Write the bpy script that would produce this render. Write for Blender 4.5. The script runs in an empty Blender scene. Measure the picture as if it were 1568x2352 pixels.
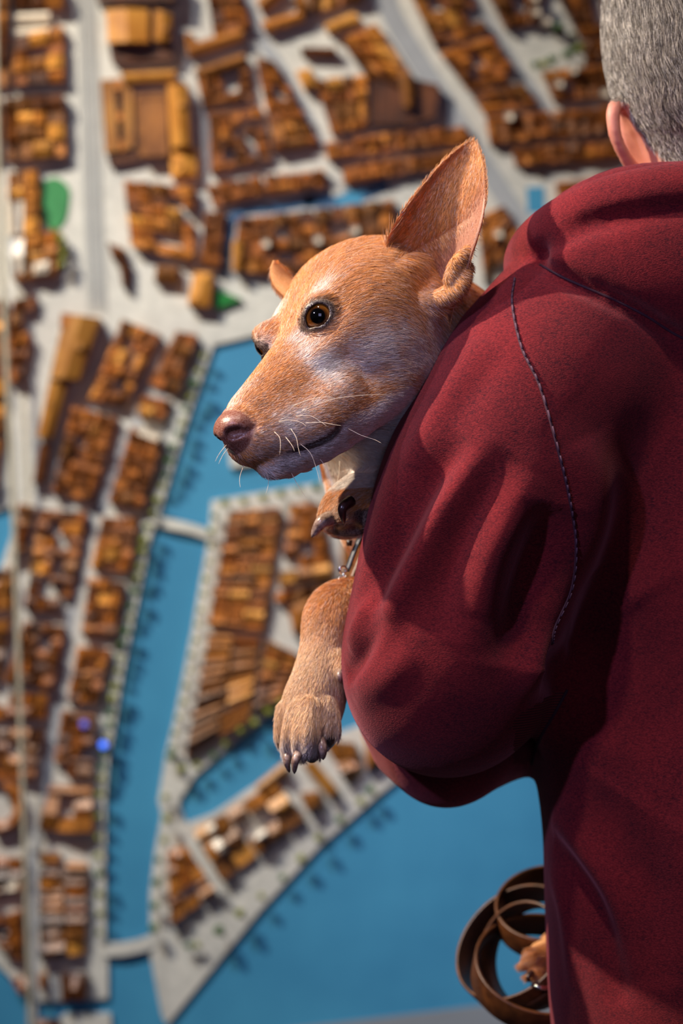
import bpy, bmesh, math, random
import numpy as np
from mathutils import Vector, Matrix
from mathutils.bvhtree import BVHTree

# ------------------------------------------------------------------ camera, light, exposure
SC = bpy.context.scene
COL = SC.collection
F = 85.0 / 24.0 * 1568.0          # focal length in pixels of the 1568 x 2352 frame
CAMZ = 1.22
D0 = 1.90                         # distance of the dog and the sleeve
YW = 3.00                         # distance of the city model on the wall
cam_d = bpy.data.cameras.new('camera')
cam = bpy.data.objects.new('camera', cam_d); COL.objects.link(cam)
cam.location = (0, 0, CAMZ); cam.rotation_euler = (math.pi / 2, 0, 0)
cam_d.sensor_fit = 'HORIZONTAL'; cam_d.sensor_width = 24.0; cam_d.lens = 85.0
cam_d.clip_start = 0.05; cam_d.clip_end = 60
cam_d.dof.use_dof = True; cam_d.dof.focus_distance = 1.925; cam_d.dof.aperture_fstop = 3.1
SC.camera = cam

W = bpy.data.worlds.new('dim_gallery'); SC.world = W; W.use_nodes = True
bg = W.node_tree.nodes['Background']; bg.inputs[0].default_value = (0.30, 0.36, 0.62, 1); bg.inputs[1].default_value = 0.035

def spot(name, loc, target, power, color, size_deg, blend, radius):
    d = bpy.data.lights.new(name, 'SPOT'); d.energy = power; d.color = color
    d.spot_size = math.radians(size_deg); d.spot_blend = blend; d.shadow_soft_size = radius
    o = bpy.data.objects.new(name, d); COL.objects.link(o); o.location = loc
    o.rotation_euler = (Vector(target) - Vector(loc)).to_track_quat('-Z', 'Y').to_euler()
    return o
def area(name, loc, target, power, color, sx, sy):
    d = bpy.data.lights.new(name, 'AREA'); d.shape = 'RECTANGLE'; d.size = sx; d.size_y = sy; d.energy = power; d.color = color
    o = bpy.data.objects.new(name, d); COL.objects.link(o); o.location = loc
    o.rotation_euler = (Vector(target) - Vector(loc)).to_track_quat('-Z', 'Y').to_euler()
    return o
# warm ceiling spots of the gallery, up and to the left
spot('spot_key', (-1.45, 1.78, 2.55), (-0.06, 1.97, 1.28), 330, (1.0, 0.85, 0.65), 34, 0.8, 0.025)
spot('spot_model', (-1.5, 1.35, 3.0), (-0.22, 3.0, 1.40), 400, (1.0, 0.88, 0.70), 42, 1.0, 0.03)
spot('spot_model_low', (-1.0, 1.3, 3.0), (0.15, 3.0, 0.78), 150, (0.78, 0.86, 1.0), 44, 1.0, 0.04)
spot('spot_back', (-0.1, 1.15, 3.1), (0.22, 1.95, 1.4), 72, (1.0, 0.82, 0.70), 44, 0.8, 0.05)
# cool spot beside the photographer and an added, unseen cool fill area behind the camera
spot('spot_cool', (-1.25, 0.1, 2.15), (-0.02, 1.95, 1.30), 88, (0.60, 0.56, 1.0), 26, 0.8, 0.05)
area('cool_fill_area', (0.5, -1.6, 1.7), (0.0, 2.0, 1.1), 10, (0.56, 0.56, 1.0), 1.2, 1.2)

SC.view_settings.view_transform = 'Standard'; SC.view_settings.look = 'None'
SC.view_settings.gamma = 1.0; SC.view_settings.use_curve_mapping = False
SC.view_settings.exposure = 0.0

# ------------------------------------------------------------------ helpers
R_ = random.Random(7)
NP = np.random.default_rng(11)
def P(px, py, d=D0):
    """world point that lies on the sight line of a pixel at distance d"""
    return np.array([(px - 784.0) / F * d, d, CAMZ - (py - 1176.0) / F * d])
def px2m(n, d=D0): return n * d / F

def srgb(r, g, b):
    f = lambda c: (c / 255 / 12.92) if c / 255 <= 0.04045 else ((c / 255 + 0.055) / 1.055) ** 2.4
    return (f(r), f(g), f(b), 1.0)

class NT:
    """tiny node builder"""
    def __init__(s, name):
        s.m = bpy.data.materials.new(name); s.m.use_nodes = True
        s.t = s.m.node_tree; s.b = s.t.nodes['Principled BSDF']; s.out = s.t.nodes['Material Output']
    def n(s, kind, **kw):
        nd = s.t.nodes.new(kind)
        for k, v in kw.items():
            if k.startswith('i_'): nd.inputs[k[2:].replace('_', ' ')].default_value = v
            else: setattr(nd, k, v)
        return nd
    def l(s, a, b): s.t.links.new(a, b)
    def set(s, **kw):
        for k, v in kw.items(): s.b.inputs[k.replace('_', ' ')].default_value = v
    def coord(s, kind='Object', scale=(1, 1, 1)):
        tc = s.n('ShaderNodeTexCoord'); mp = s.n('ShaderNodeMapping'); mp.inputs['Scale'].default_value = scale
        s.l(tc.outputs[kind], mp.inputs['Vector']); return mp.outputs['Vector']
    def noise(s, vec, scale, detail=3, rough=0.55):
        nd = s.n('ShaderNodeTexNoise'); nd.inputs['Scale'].default_value = scale; nd.inputs['Detail'].default_value = detail
        nd.inputs['Roughness'].default_value = rough; s.l(vec, nd.inputs['Vector']); return nd.outputs['Fac']
    def ramp(s, fac, stops):
        r = s.n('ShaderNodeValToRGB'); e = r.color_ramp.elements
        while len(e) < len(stops): e.new(0.5)
        for q, (p, c) in zip(e, stops): q.position = p; q.color = c
        s.l(fac, r.inputs['Fac']); return r.outputs['Color']
    def mix(s, fac, a, b, mode='MIX'):
        m = s.n('ShaderNodeMix', data_type='RGBA', blend_type=mode)
        for v, i in ((fac, 0), (a, 6), (b, 7)):
            if isinstance(v, (int, float, tuple)): m.inputs[i].default_value = v
            else: s.l(v, m.inputs[i])
        return m.outputs[2]
    def bump(s, h, strength, dist=0.01):
        b = s.n('ShaderNodeBump'); b.inputs['Strength'].default_value = strength; b.inputs['Distance'].default_value = dist
        s.l(h, b.inputs['Height']); s.l(b.outputs['Normal'], s.b.inputs['Normal'])

def plain(name, col, rough=0.6, metal=0.0, vary=0.15, scale=60):
    k = NT(name); v = k.coord(); n = k.noise(v, scale)
    lo = tuple(c * (1 - vary) for c in col[:3]) + (1,); hi = tuple(min(1, c * (1 + vary)) for c in col[:3]) + (1,)
    k.l(k.ramp(n, [(0.3, lo), (0.7, hi)]), k.b.inputs['Base Color']); k.set(Roughness=rough, Metallic=metal)
    return k.m

def wloc(o):
    v = Vector((0, 0, 0))
    while o is not None: v += o.location; o = o.parent
    return v
def link(name, data, parent=None):
    o = bpy.data.objects.new(name, data); COL.objects.link(o)
    if parent is not None: o.parent = parent
    return o
def mesh_obj(name, verts, faces, mat, parent=None, smooth=False, origin=None):
    """verts are world points; the object's origin is its parent's unless given"""
    pl = wloc(parent) if parent is not None else Vector((0, 0, 0))
    og = Vector(origin) if origin is not None else pl
    V = np.asarray(verts, dtype=np.float64).reshape(-1, 3) - np.array(og)
    me = bpy.data.meshes.new(name); me.from_pydata(V.tolist(), [], [list(map(int, f)) for f in faces]); me.update()
    if mat is not None: me.materials.append(mat)
    if smooth: me.polygons.foreach_set('use_smooth', [True] * len(me.polygons))
    o = link(name, me, parent); o.location = og - pl
    return o
def thing(name, label, cat, loc, group=None):
    o = link(name, None); o.location = loc; o['label'] = label; o['category'] = cat
    if group: o['group'] = group
    return o
def tag(o, label, cat, group=None):
    o['label'] = label; o['category'] = cat
    if group: o['group'] = group
    return o
def tube(points, radii, seg=10, closed=False, squash=None):
    """verts, faces of a round tube along points"""
    pts = np.asarray(points, float); n = len(pts)
    rad = np.full(n, radii, float) if np.isscalar(radii) else np.asarray(radii, float)
    T = np.gradient(pts, axis=0); T /= np.linalg.norm(T, axis=1)[:, None] + 1e-12
    up = np.array([0.13, 0.9, 0.41]); V = []; prev = None
    for i in range(n):
        a = up - T[i] * (up @ T[i]) if prev is None else prev - T[i] * (prev @ T[i])
        a /= np.linalg.norm(a) + 1e-12; b = np.cross(T[i], a); prev = a
        for k in range(seg):
            t = 2 * math.pi * k / seg
            V.append(pts[i] + rad[i] * (math.cos(t) * a + math.sin(t) * b))
    Fc = []
    for i in range(n - 1):
        for k in range(seg):
            k2 = (k + 1) % seg
            Fc.append((i * seg + k, i * seg + k2, (i + 1) * seg + k2, (i + 1) * seg + k))
    Fc.append(tuple(range(seg))[::-1]); Fc.append(tuple((n - 1) * seg + k for k in range(seg)))
    return V, Fc
def spline(pts, n):
    """Catmull-Rom through points, n samples"""
    p = np.asarray(pts, float); m = len(p)
    q = np.vstack([2 * p[0] - p[1], p, 2 * p[-1] - p[-2]])
    out = []
    for t in np.linspace(0, m - 1 - 1e-9, n):
        i = int(t); f = t - i; a, b, c, d = q[i], q[i + 1], q[i + 2], q[i + 3]
        out.append(0.5 * ((2 * b) + (-a + c) * f + (2 * a - 5 * b + 4 * c - d) * f * f + (-a + 3 * b - 3 * c + d) * f ** 3))
    return np.array(out)
# ------------------------------------------------------------------ the room
def box_obj(name, x0, x1, y0, y1, z0, z1, mat, parent=None):
    v = [(x, y, z) for z in (z0, z1) for y in (y0, y1) for x in (x0, x1)]
    f = [(0, 2, 3, 1), (4, 5, 7, 6), (0, 1, 5, 4), (2, 6, 7, 3), (0, 4, 6, 2), (1, 3, 7, 5)]
    return mesh_obj(name, v, f, mat, parent)
M_floor = plain('dark_floor', srgb(58, 56, 60), 0.5)
M_wallb = plain('grey_wall', srgb(92, 98, 108), 0.8)
fl = box_obj('floor', -3, 3.6, -3, 3.4, -0.05, 0.0, M_floor); fl['kind'] = 'structure'
wb = box_obj('wall_back', -3, 3.6, 3.12, 3.4, 0.0, 3.2, M_wallb); wb['kind'] = 'structure'

# ------------------------------------------------------------------ the city model on the wall
KW = YW / F
def wp(px, py, h=0.0):
    """a point of the model: map position in frame pixels, h = height above the water board in map pixels"""
    return np.array([(px - 784.0) * KW, YW - h * KW, CAMZ - (py - 1176.0) * KW])
city = thing('city_model', 'large wooden scale model of a canal city hung upright on the wall', 'scale model', wp(784, 2300))

def wood(name, a, b, c, rough=0.42):
    k = NT(name); oi = k.n('ShaderNodeObjectInfo'); v = k.coord('Object', (1, 1, 1))
    g = k.n('ShaderNodeTexNoise'); g.inputs['Scale'].default_value = 26; g.inputs['Detail'].default_value = 4
    mp = k.n('ShaderNodeMapping'); mp.inputs['Scale'].default_value = (9, 2, 1.2); k.l(v, mp.inputs['Vector'])
    add = k.n('ShaderNodeVectorMath', operation='ADD'); k.l(mp.outputs['Vector'], add.inputs[0]); k.l(oi.outputs['Random'], add.inputs[1])
    k.l(add.outputs[0], g.inputs['Vector'])
    c1 = k.ramp(g.outputs['Fac'], [(0.3, a), (0.5, b), (0.72, c)])
    n2 = k.noise(v, 30, 2); c2 = k.mix(0.55, c1, k.ramp(n2, [(0.35, a), (0.65, c)]))
    hsv = k.n('ShaderNodeHueSaturation'); mr = k.n('ShaderNodeMapRange'); mr.inputs['To Min'].default_value = 0.62; mr.inputs['To Max'].default_value = 1.3
    k.l(oi.outputs['Random'], mr.inputs['Value']); k.l(mr.outputs['Result'], hsv.inputs['Value']); k.l(c2, hsv.inputs['Color'])
    k.l(hsv.outputs['Color'], k.b.inputs['Base Color']); k.set(Roughness=rough); k.bump(g.outputs['Fac'], 0.25, 0.002)
    return k.m
M_wood = [wood('walnut_wood', srgb(70, 40, 16), srgb(104, 62, 24), srgb(136, 86, 38)),
          wood('cherry_wood', srgb(106, 60, 20), srgb(148, 90, 34), srgb(176, 114, 50)),
          wood('oiled_pine', srgb(156, 96, 34), srgb(190, 126, 48), srgb(208, 148, 68)),
          wood('dark_walnut', srgb(52, 26, 10), srgb(78, 42, 18), srgb(104, 58, 26))]
M_pale = plain('pale_maple', srgb(226, 214, 196), 0.3)
def street_mat():
    k = NT('cream_painted_board'); v = k.coord(); n = k.noise(v, 7, 4); n2 = k.noise(v, 90, 2)
    c = k.ramp(n, [(0.3, srgb(176, 176, 172)), (0.7, srgb(204, 203, 194))])
    c = k.mix(0.12, c, k.ramp(n2, [(0.4, srgb(120, 120, 120)), (0.6, srgb(235, 232, 225))]))
    k.l(c, k.b.inputs['Base Color']); k.set(Roughness=0.55); return k.m
M_street = street_mat()
M_road = plain('grey_road_paint', srgb(150, 154, 160), 0.6, vary=0.08, scale=20)
M_rail = plain('rail_bed_grey', srgb(158, 158, 154), 0.6, vary=0.1, scale=30)
def water_mat():
    k = NT('blue_water_paint'); v = k.coord(); n = k.noise(v, 5, 3); n2 = k.noise(v, 160, 2)
    c = k.ramp(n, [(0.3, srgb(52, 122, 162)), (0.7, srgb(66, 142, 180))])
    k.l(c, k.b.inputs['Base Color']); k.set(Roughness=0.42); k.bump(n2, 0.05, 0.002); return k.m
M_water = water_mat()
M_canal = plain('dark_canal_paint', srgb(44, 84, 122), 0.45, vary=0.1)
M_green = plain('green_lawn_flock', srgb(58, 128, 78), 0.9)
M_green2 = plain('dark_green_felt', srgb(20, 112, 46), 0.9)
M_tree = plain('olive_tree_foam', srgb(118, 122, 40), 0.9, vary=0.35, scale=120)
M_tree2 = plain('green_tree_foam', srgb(48, 86, 30), 0.9, vary=0.3, scale=120)
M_margin = plain('grey_margin_paint', srgb(120, 128, 136), 0.7, vary=0.06, scale=8)

def prism(name, poly, h0, h1, mat, parent=city):
    n = len(poly)
    v = [wp(x, y, h0) for x, y in poly] + [wp(x, y, h1) for x, y in poly]
    a = sum(poly[i][0] * poly[(i + 1) % n][1] - poly[(i + 1) % n][0] * poly[i][1] for i in range(n))
    f = [tuple(range(n, 2 * n))] + [(i, (i + 1) % n, n + (i + 1) % n, n + i) for i in range(n)]
    f.append(tuple(range(n))[::-1])
    o = mesh_obj(name, v, f, mat, parent)
    bm = bmesh.new(); bm.from_mesh(o.data); bmesh.ops.recalc_face_normals(bm, faces=bm.faces)
    bmesh.ops.triangulate(bm, faces=[q for q in bm.faces if len(q.verts) > 4]); bm.to_mesh(o.data); bm.free()
    return o
# water board and the grey margin under it
prism('water_board', [(-260, -220), (2250, -220), (2250, 2170), (1300, 2285), (750, 2352), (-260, 2475)], -30, 0, M_water)
prism('margin_board', [(2250, 2170), (2250, 2700), (-260, 2700), (-260, 2475), (750, 2352), (1300, 2285)], -30, 4, M_margin)
LT = 12   # land slab thickness
land_main = [(-260, -220), (2250, -220), (2250, 1060), (1500, 1000), (1180, 800), (900, 745), (700, 752), (580, 772), (491, 793), (443, 929), (407, 1043),
             (368, 1175), (346, 1236), (321, 1361), (307, 1429), (282, 1550), (266, 1657), (250, 1746), (244, 1836), (243, 1990), (243, 2156),
             (249, 2217), (249, 2290), (206, 2294), (57, 2294), (82, 2300), (40, 2255), (0, 2217), (-260, 2000), (-260, 1420), (0, 1312), (28, 1230), (36, 1158), (0, 1172), (-260, 1240)]
land_main[24:26] = [(206, 2294), (84, 2298)]
prism('land_slab', land_main, 0, LT, M_street)
prism('land_slab', [(150, 2328), (255, 2326), (258, 2440), (20, 2480), (60, 2380)], 0, LT, M_street)
prism('land_slab', [(486, 1150), (740, 1108), (738, 1058), (900, 1010), (1200, 1200), (1180, 1480), (900, 1540), (640, 1622), (450, 1778), (408, 1845),
                    (430, 1890), (490, 1868), (600, 1793), (700, 1712), (1000, 1600), (1100, 1640), (873, 1820), (732, 1943), (597, 2090), (462, 2255), (385, 2350),
                    (372, 2330), (345, 2190), (345, 2050), (357, 1950), (372, 1870), (364, 1838), (372, 1789), (381, 1731), (400, 1655), (423, 1540), (442, 1444), (465, 1310), (480, 1226)], 0, LT, M_street)
prism('jetty', [(522, 1020), (600, 1010), (610, 1060), (530, 1075)], 0, 16, M_street)
# bridges
def strip(name, pts, w, h0, h1, mat, arch=0.0):
    p = spline([(x, y, 0) for x, y in pts], 14)[:, :2]; T = np.gradient(p, axis=0); T /= np.linalg.norm(T, axis=1)[:, None]
    N = np.stack([-T[:, 1], T[:, 0]], 1); v = []; n = len(p)
    for i in range(n):
        a = arch * math.sin(math.pi * i / (n - 1))
        for s, h in ((-1, h0 + a), (1, h0 + a), (1, h1 + a), (-1, h1 + a)): v.append(wp(*(p[i] + N[i] * s * w / 2), h))
    f = [(4 * i + k, 4 * i + (k + 1) % 4, 4 * i + 4 + (k + 1) % 4, 4 * i + 4 + k) for i in range(n - 1) for k in range(4)] + [(3, 2, 1, 0), (4 * n - 4, 4 * n - 3, 4 * n - 2, 4 * n - 1)]
    o = mesh_obj(name, v, f, mat, city)
    bm = bmesh.new(); bm.from_mesh(o.data); bmesh.ops.recalc_face_normals(bm, faces=bm.faces); bm.to_mesh(o.data); bm.free()
    return o
strip('bridge', [(340, 1192), (390, 1203), (440, 1214), (492, 1232)], 22, 8, 15, M_street, 6)
strip('bridge', [(236, 2178), (270, 2178), (310, 2172), (352, 2160)], 30, 8, 15, M_street, 4)
strip('bridge', [(372, 1850), (392, 1838), (412, 1836)], 34, 8, 14, M_street, 2)
strip('bridge', [(768, 380), (772, 420), (778, 450)], 30, 13, 15, M_street, 2)
# roads and rails drawn as thin inlaid strips
strip('rail_bed', [(195, -220), (200, 0), (210, 250), (215, 450), (225, 720)], 46, LT, LT + 1.2, M_rail)
for dx in (-14, -4, 6, 16): strip('rail_track', [(195 + dx, -220), (200 + dx, 0), (210 + dx, 250), (215 + dx, 450), (225 + dx, 700)], 2.2, LT + 1, LT + 3, M_road)
for pts, w in (([(880, -60), (900, 40), (1010, 220), (1110, 380), (1200, 520)], 46), ([(1075, -30), (1140, 90), (1260, 260)], 22), ([(560, -20), (605, 100), (640, 150), (700, 260), (738, 345)], 26),
               ([(262, 955), (215, 1175), (165, 1420), (110, 1790), (85, 1960)], 18), ([(380, 900), (300, 1000), (232, 1180)], 16), ([(75, 1950), (75, 2352)], 24)):
    strip('road', pts, w, LT, LT + 0.8, M_road)
for pts, w in (([(512, 640), (524, 560), (545, 492), (640, 478), (720, 462)], 22), ([(700, 464), (800, 455), (890, 425)], 34), ([(655, 185), (700, 262), (735, 330)], 12), ([(570, 20), (600, 85)], 12)):
    strip('canal', pts, w, LT, LT + 0.6, M_canal)
prism('pool', [(1208, 432), (1248, 430), (1250, 490), (1210, 492)], LT, LT + 1, M_water)
prism('pool', [(775, 440), (835, 434), (830, 470), (770, 474)], LT, LT + 1, M_water)
def lawn(pts, h, mat): 
    p = spline([(x, y, 0) for x, y in pts + pts[:1]], 40)[:-1, :2]; return prism('lawn', [tuple(q) for q in p], LT, LT + h, mat)
lawn([(98, 420), (128, 410), (158, 430), (160, 470), (148, 515), (120, 530), (100, 505), (96, 460)], 4, M_green)
prism('lawn', [(494, 664), (556, 690), (494, 714)], LT, LT + 16, M_green2)

# ------------------------------------------------------------------ wooden buildings
BLD = []      # (area, verts, faces, material index)
def building(q, h, roof, mi, base=LT):
    """q: four map points, h: eaves height; roof: 0 flat with parapet, 1 ridge along first axis, 2 ridge along second, 3 hip"""
    q = [np.array(p, float) for p in q]
    v = [wp(*p, base) for p in q] + [wp(*p, base + h) for p in q]
    f = [(0, 1, 5, 4), (1, 2, 6, 5), (2, 3, 7, 6), (3, 0, 4, 7)]
    L1 = np.linalg.norm(q[1] - q[0]); L2 = np.linalg.norm(q[3] - q[0])
    if roof == 0:
        c = sum(q) / 4; v += [wp(*(c + (p - c) * 0.84), base + h) for p in q] + [wp(*(c + (p - c) * 0.84), base + h - 3) for p in q]
        f += [(4, 5, 9, 8), (5, 6, 10, 9), (6, 7, 11, 10), (7, 4, 8, 11), (8, 9, 13, 12), (9, 10, 14, 13), (10, 11, 15, 14), (11, 8, 12, 15), (12, 13, 14, 15)]
    else:
        rise = 0.32 * (L2 if roof == 1 else L1) if roof < 3 else 0.3 * min(L1, L2); rise = min(rise, 16)
        k = 0.0 if roof < 3 else 0.28
        if roof == 1 or (roof == 3 and L1 >= L2):
            a, b = (q[0] + q[3]) / 2, (q[1] + q[2]) / 2; a, b = a + (b - a) * k, b + (a - b) * k
            v += [wp(*a, base + h + rise), wp(*b, base + h + rise)]; f += [(4, 5, 9, 8), (6, 7, 8, 9), (5, 6, 9), (7, 4, 8)]
        else:
            a, b = (q[0] + q[1]) / 2, (q[3] + q[2]) / 2; a, b = a + (b - a) * k, b + (a - b) * k
            v += [wp(*a, base + h + rise), wp(*b, base + h + rise)]; f += [(5, 6, 9, 8), (7, 4, 8, 9), (4, 5, 8), (6, 7, 9)]
    s = (q[1][0] - q[0][0]) * (q[3][1] - q[0][1]) - (q[1][1] - q[0][1]) * (q[3][0] - q[0][0])
    if s < 0: f = [t[::-1] for t in f]
    # chimney or dormer
    if roof and R_.random() < 0.6:
        c = q[0] + (q[1] - q[0]) * R_.uniform(.25, .75) + (q[3] - q[0]) * R_.uniform(.25, .75); n = len(v); r = min(L1, L2) * 0.11
        for hh in (h - 2, h + rise * 0.8 + 5): v += [wp(c[0] + sx * r, c[1] + sy * r, base + hh) for sx, sy in ((-1, -1), (1, -1), (1, 1), (-1, 1))]
        f += [(n, n + 1, n + 5, n + 4), (n + 1, n + 2, n + 6, n + 5), (n + 2, n + 3, n + 7, n + 6), (n + 3, n, n + 4, n + 7), (n + 4, n + 5, n + 6, n + 7)]
    BLD.append((L1 * L2, v, f, mi))
def block(q, nx=None, ny=None, h=(20, 36), mats=(0, 0, 1, 1, 2), court=0.05, roofs=(1, 2, 1, 2, 3, 0), cell=36, gap=0.05):
    q = [np.array(p, float) for p in q]
    W1 = (np.linalg.norm(q[1] - q[0]) + np.linalg.norm(q[2] - q[3])) / 2; H1 = (np.linalg.norm(q[3] - q[0]) + np.linalg.norm(q[2] - q[1])) / 2
    nx = nx or max(1, round(W1 / cell)); ny = ny or max(1, round(H1 / cell))
    B = lambda s, t: (q[0] * (1 - s) + q[1] * s) * (1 - t) + (q[3] * (1 - s) + q[2] * s) * t
    js = [[(i + (R_.uniform(-.18, .18) if 0 < i < nx else 0)) / nx for i in range(nx + 1)] for _ in range(ny)]
    jt = [(j + (R_.uniform(-.18, .18) if 0 < j < ny else 0)) / ny for j in range(ny + 1)]
    for j in range(ny):
        for i in range(nx):
            inner = 0 < i < nx - 1 and 0 < j < ny - 1
            if R_.random() < (court * 3 if inner else court * 0.5): continue
            a, b, c, d = js[j][i] + gap / nx, js[j][i + 1] - gap / nx, jt[j] + gap / ny, jt[j + 1] - gap / ny
            building([B(a, c), B(b, c), B(b, d), B(a, d)], R_.uniform(*h), R_.choice(roofs), R_.choice(mats))
DK = (0, 3, 3, 0, 1); MD = (0, 1, 0, 1, 3, 2); LG = (1, 2, 1, 2); RD = (1, 1, 0, 2)
# far left, top to bottom
block([(-60, -40), (28, -40), (26, 205), (-60, 210)], 1, 6, mats=DK, h=(24, 40))
block([(36, -40), (150, -30), (152, 30), (34, 34)], 3, 1, mats=DK, h=(24, 40))
for y in (40, 74): building([(34, y), (118, y - 4), (118, y + 14), (34, y + 18)], 26, 1, 4)
block([(34, 96), (150, 66), (152, 196), (30, 204)], 3, 4, mats=MD, h=(26, 44))
block([(14, 232), (152, 224), (156, 366), (20, 376)], 4, 4, mats=MD, h=(26, 46))
block([(-60, 230), (6, 230), (10, 376), (-60, 380)], 2, 4, mats=MD)
block([(22, 402), (92, 394), (96, 460), (24, 470)], 2, 2, mats=LG)
building([(22, 470), (60, 468), (58, 540), (24, 545)], 34, 0, 4); block([(62, 462), (96, 462), (96, 540), (60, 545)], 1, 2, mats=LG)
block([(36, 556), (140, 530), (134, 640), (36, 652)], 3, 3, mats=(1, 2, 1), h=(26, 40)); building([(34, 556), (62, 552), (62, 634), (34, 640)], 44, 1, 4)
building([(84, 612), (120, 604), (118, 632), (84, 636)], 46, 3, 4)
block([(34, 692), (88, 680), (56, 880), (24, 880)], 2, 5, mats=(1, 0, 0), h=(26, 40))
block([(-60, 690), (22, 690), (14, 1000), (-60, 1000)], 2, 7, mats=MD)
block([(-60, 1012), (10, 1010), (-4, 1130), (-60, 1140)], 2, 3, mats=MD)
# station and its sheds
building([(156, 726), (236, 736), (188, 876), (122, 872)], 58, 2, 2); building([(120, 874), (162, 880), (126, 1008), (92, 1004)], 40, 2, 2)
building([(96, 1020), (122, 1016), (106, 1108), (80, 1110)], 30, 2, 3); building([(150, 724), (172, 728), (166, 760), (146, 756)], 66, 0, 1)
# west bank of the canal
block([(284, 734), (372, 770), (290, 935), (206, 920)], 4, 6, mats=MD)
block([(407, 762), (455, 770), (411, 910), (342, 882)], 2, 5, mats=(0, 0, 1))
block([(329, 907), (396, 921), (375, 971), (318, 957)], 2, 2, mats=(1, 0, 2))
block([(168, 932), (275, 960), (214, 1153), (121, 1132)], 4, 7, mats=(0, 1, 0, 3))
block([(304, 979), (375, 1010), (332, 1168), (250, 1153)], 3, 6, mats=(0, 1, 0)); building([(322, 980), (372, 1000), (366, 1016), (318, 996)], 42, 0, 4)
block([(95, 1168), (203, 1175), (160, 1405), (60, 1400)], 4, 8, mats=MD, court=.1)
block([(236, 1186), (321, 1190), (300, 1314), (211, 1303)], 3, 5, mats=MD)
block([(207, 1325), (289, 1336), (268, 1464), (189, 1457)], 3, 5, mats=MD)
block([(182, 1482), (257, 1489), (229, 1614), (157, 1610)], 3, 5, mats=MD)
block([(146, 1628), (225, 1639), (214, 1785), (121, 1778)], 3, 6, mats=(0, 0, 1, 3))
for q in ([(118, 1800), (214, 1807), (214, 1826), (114, 1822)], [(112, 1824), (140, 1826), (132, 1902), (93, 1900)], [(176, 1838), (215, 1830), (215, 1868), (172, 1870)], [(140, 1876), (215, 1870), (215, 1905), (134, 1904)]): building(q, 30, R_.choice((1, 2)), 1)
block([(92, 1953), (207, 1960), (203, 2090), (92, 2092)], 2, 7, mats=RD, court=.05); block([(92, 2096), (203, 2094), (199, 2186), (92, 2198)], 2, 3, mats=(1, 2, 0))
block([(61, 1425), (153, 1436), (128, 1582), (14, 1564)], 4, 5, mats=(0, 1, 3))
block([(-40, 1590), (115, 1590), (110, 1650), (-40, 1650)], 5, 2, mats=(1, 0, 1))
block([(-40, 1668), (107, 1671), (85, 1790), (-40, 1780)], 4, 4, mats=(1, 0, 1, 3))
for k in range(9):
    t0, t1 = -1.4 + k * 0.36, -1.4 + (k + 1) * 0.36; c = lambda t, r: (4 + r * math.cos(t), 1848 + r * 1.05 * math.sin(t))
    building([c(t0, 60), c(t1, 60), c(t1, 34), c(t0, 34)], 30, 1, 1)
block([(-40, 1965), (63, 1965), (61, 2041), (-40, 2068)], 3, 3, mats=(3, 1, 0)); building([(20, 2012), (44, 2008), (46, 2036), (20, 2040)], 34, 0, 4)
block([(-30, 2112), (57, 2083), (57, 2206), (10, 2180)], 2, 6, mats=(0, 1, 3))
block([(27, 2244), (73, 2240), (73, 2275), (50, 2278)], 2, 1, mats=(1,)); block([(92, 2232), (112, 2232), (108, 2268), (94, 2266)], 1, 1); block([(142, 2232), (207, 2229), (199, 2294), (145, 2294)], 3, 1, mats=(0, 3, 0))
block([(46, 1154), (86, 1164), (61, 1271), (29, 1289)], 1, 4, mats=(1, 0)); block([(-30, 1318), (39, 1290), (32, 1400), (-30, 1400)], 2, 3, mats=(1, 0)); block([(-30, 1425), (30, 1420), (5, 1560), (-30, 1560)], 1, 4, mats=(1, 0))
block([(90, 2336), (140, 2334), (138, 2400), (80, 2400)], 2, 2, mats=(0, 3))
# upper island
block([(526, 1173), (645, 1165), (603, 1448), (478, 1437)], 3, 13, mats=RD, roofs=(1, 1, 1, 0), court=.06)
block([(480, 1452), (599, 1464), (576, 1643), (423, 1739)], 2, 14, mats=RD, roofs=(1, 1, 1, 1, 0), court=.04)
block([(671, 1157), (733, 1154), (763, 1322), (637, 1345)], 3, 6, mats=RD, roofs=(1, 1, 2, 0))
block([(633, 1360), (763, 1330), (740, 1391), (629, 1379)], 3, 1, mats=RD)
building([(664, 1395), (720, 1370), (706, 1445), (675, 1456)], 46, 3, 1)
block([(610, 1464), (687, 1502), (648, 1598), (583, 1632)], 2, 7, mats=RD, roofs=(1, 1, 1))
block([(780, 1150), (1000, 1140), (1000, 1440), (780, 1440)], 4, 6, mats=RD)
# lower island
block([(444, 1906), (634, 1790), (701, 1876), (511, 2022)], 5, 3, mats=RD, court=.09)
for q in ([(478, 1892), (492, 1882), (502, 1900), (488, 1910)], [(490, 1926), (506, 1918), (524, 1944), (508, 1956)], [(586, 1914), (610, 1896), (618, 1908), (592, 1926)]): building(q, 52, 1, 4)
block([(386, 1949), (432, 1937), (505, 2041), (392, 2120)], 3, 5, mats=RD, court=.08)
building([(689, 1820), (732, 1814), (738, 1845), (707, 1860)], 34, 3, 1)
building([(585, 1802), (655, 1745), (662, 1768), (601, 1810)], 34, 1, 2); building([(695, 1753), (720, 1741), (775, 1808), (756, 1826)], 34, 2, 2)
block([(735, 1690), (817, 1704), (824, 1771), (793, 1796)], 2, 2, mats=RD); block([(830, 1650), (1000, 1620), (960, 1690), (840, 1770)], 4, 2, mats=RD)
strip('footbridge', [(430, 1925), (470, 1985), (510, 2045)], 12, 44, 48, M_street); strip('footbridge', [(655, 1810), (690, 1845), (730, 1900)], 9, 40, 43, M_street)
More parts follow.
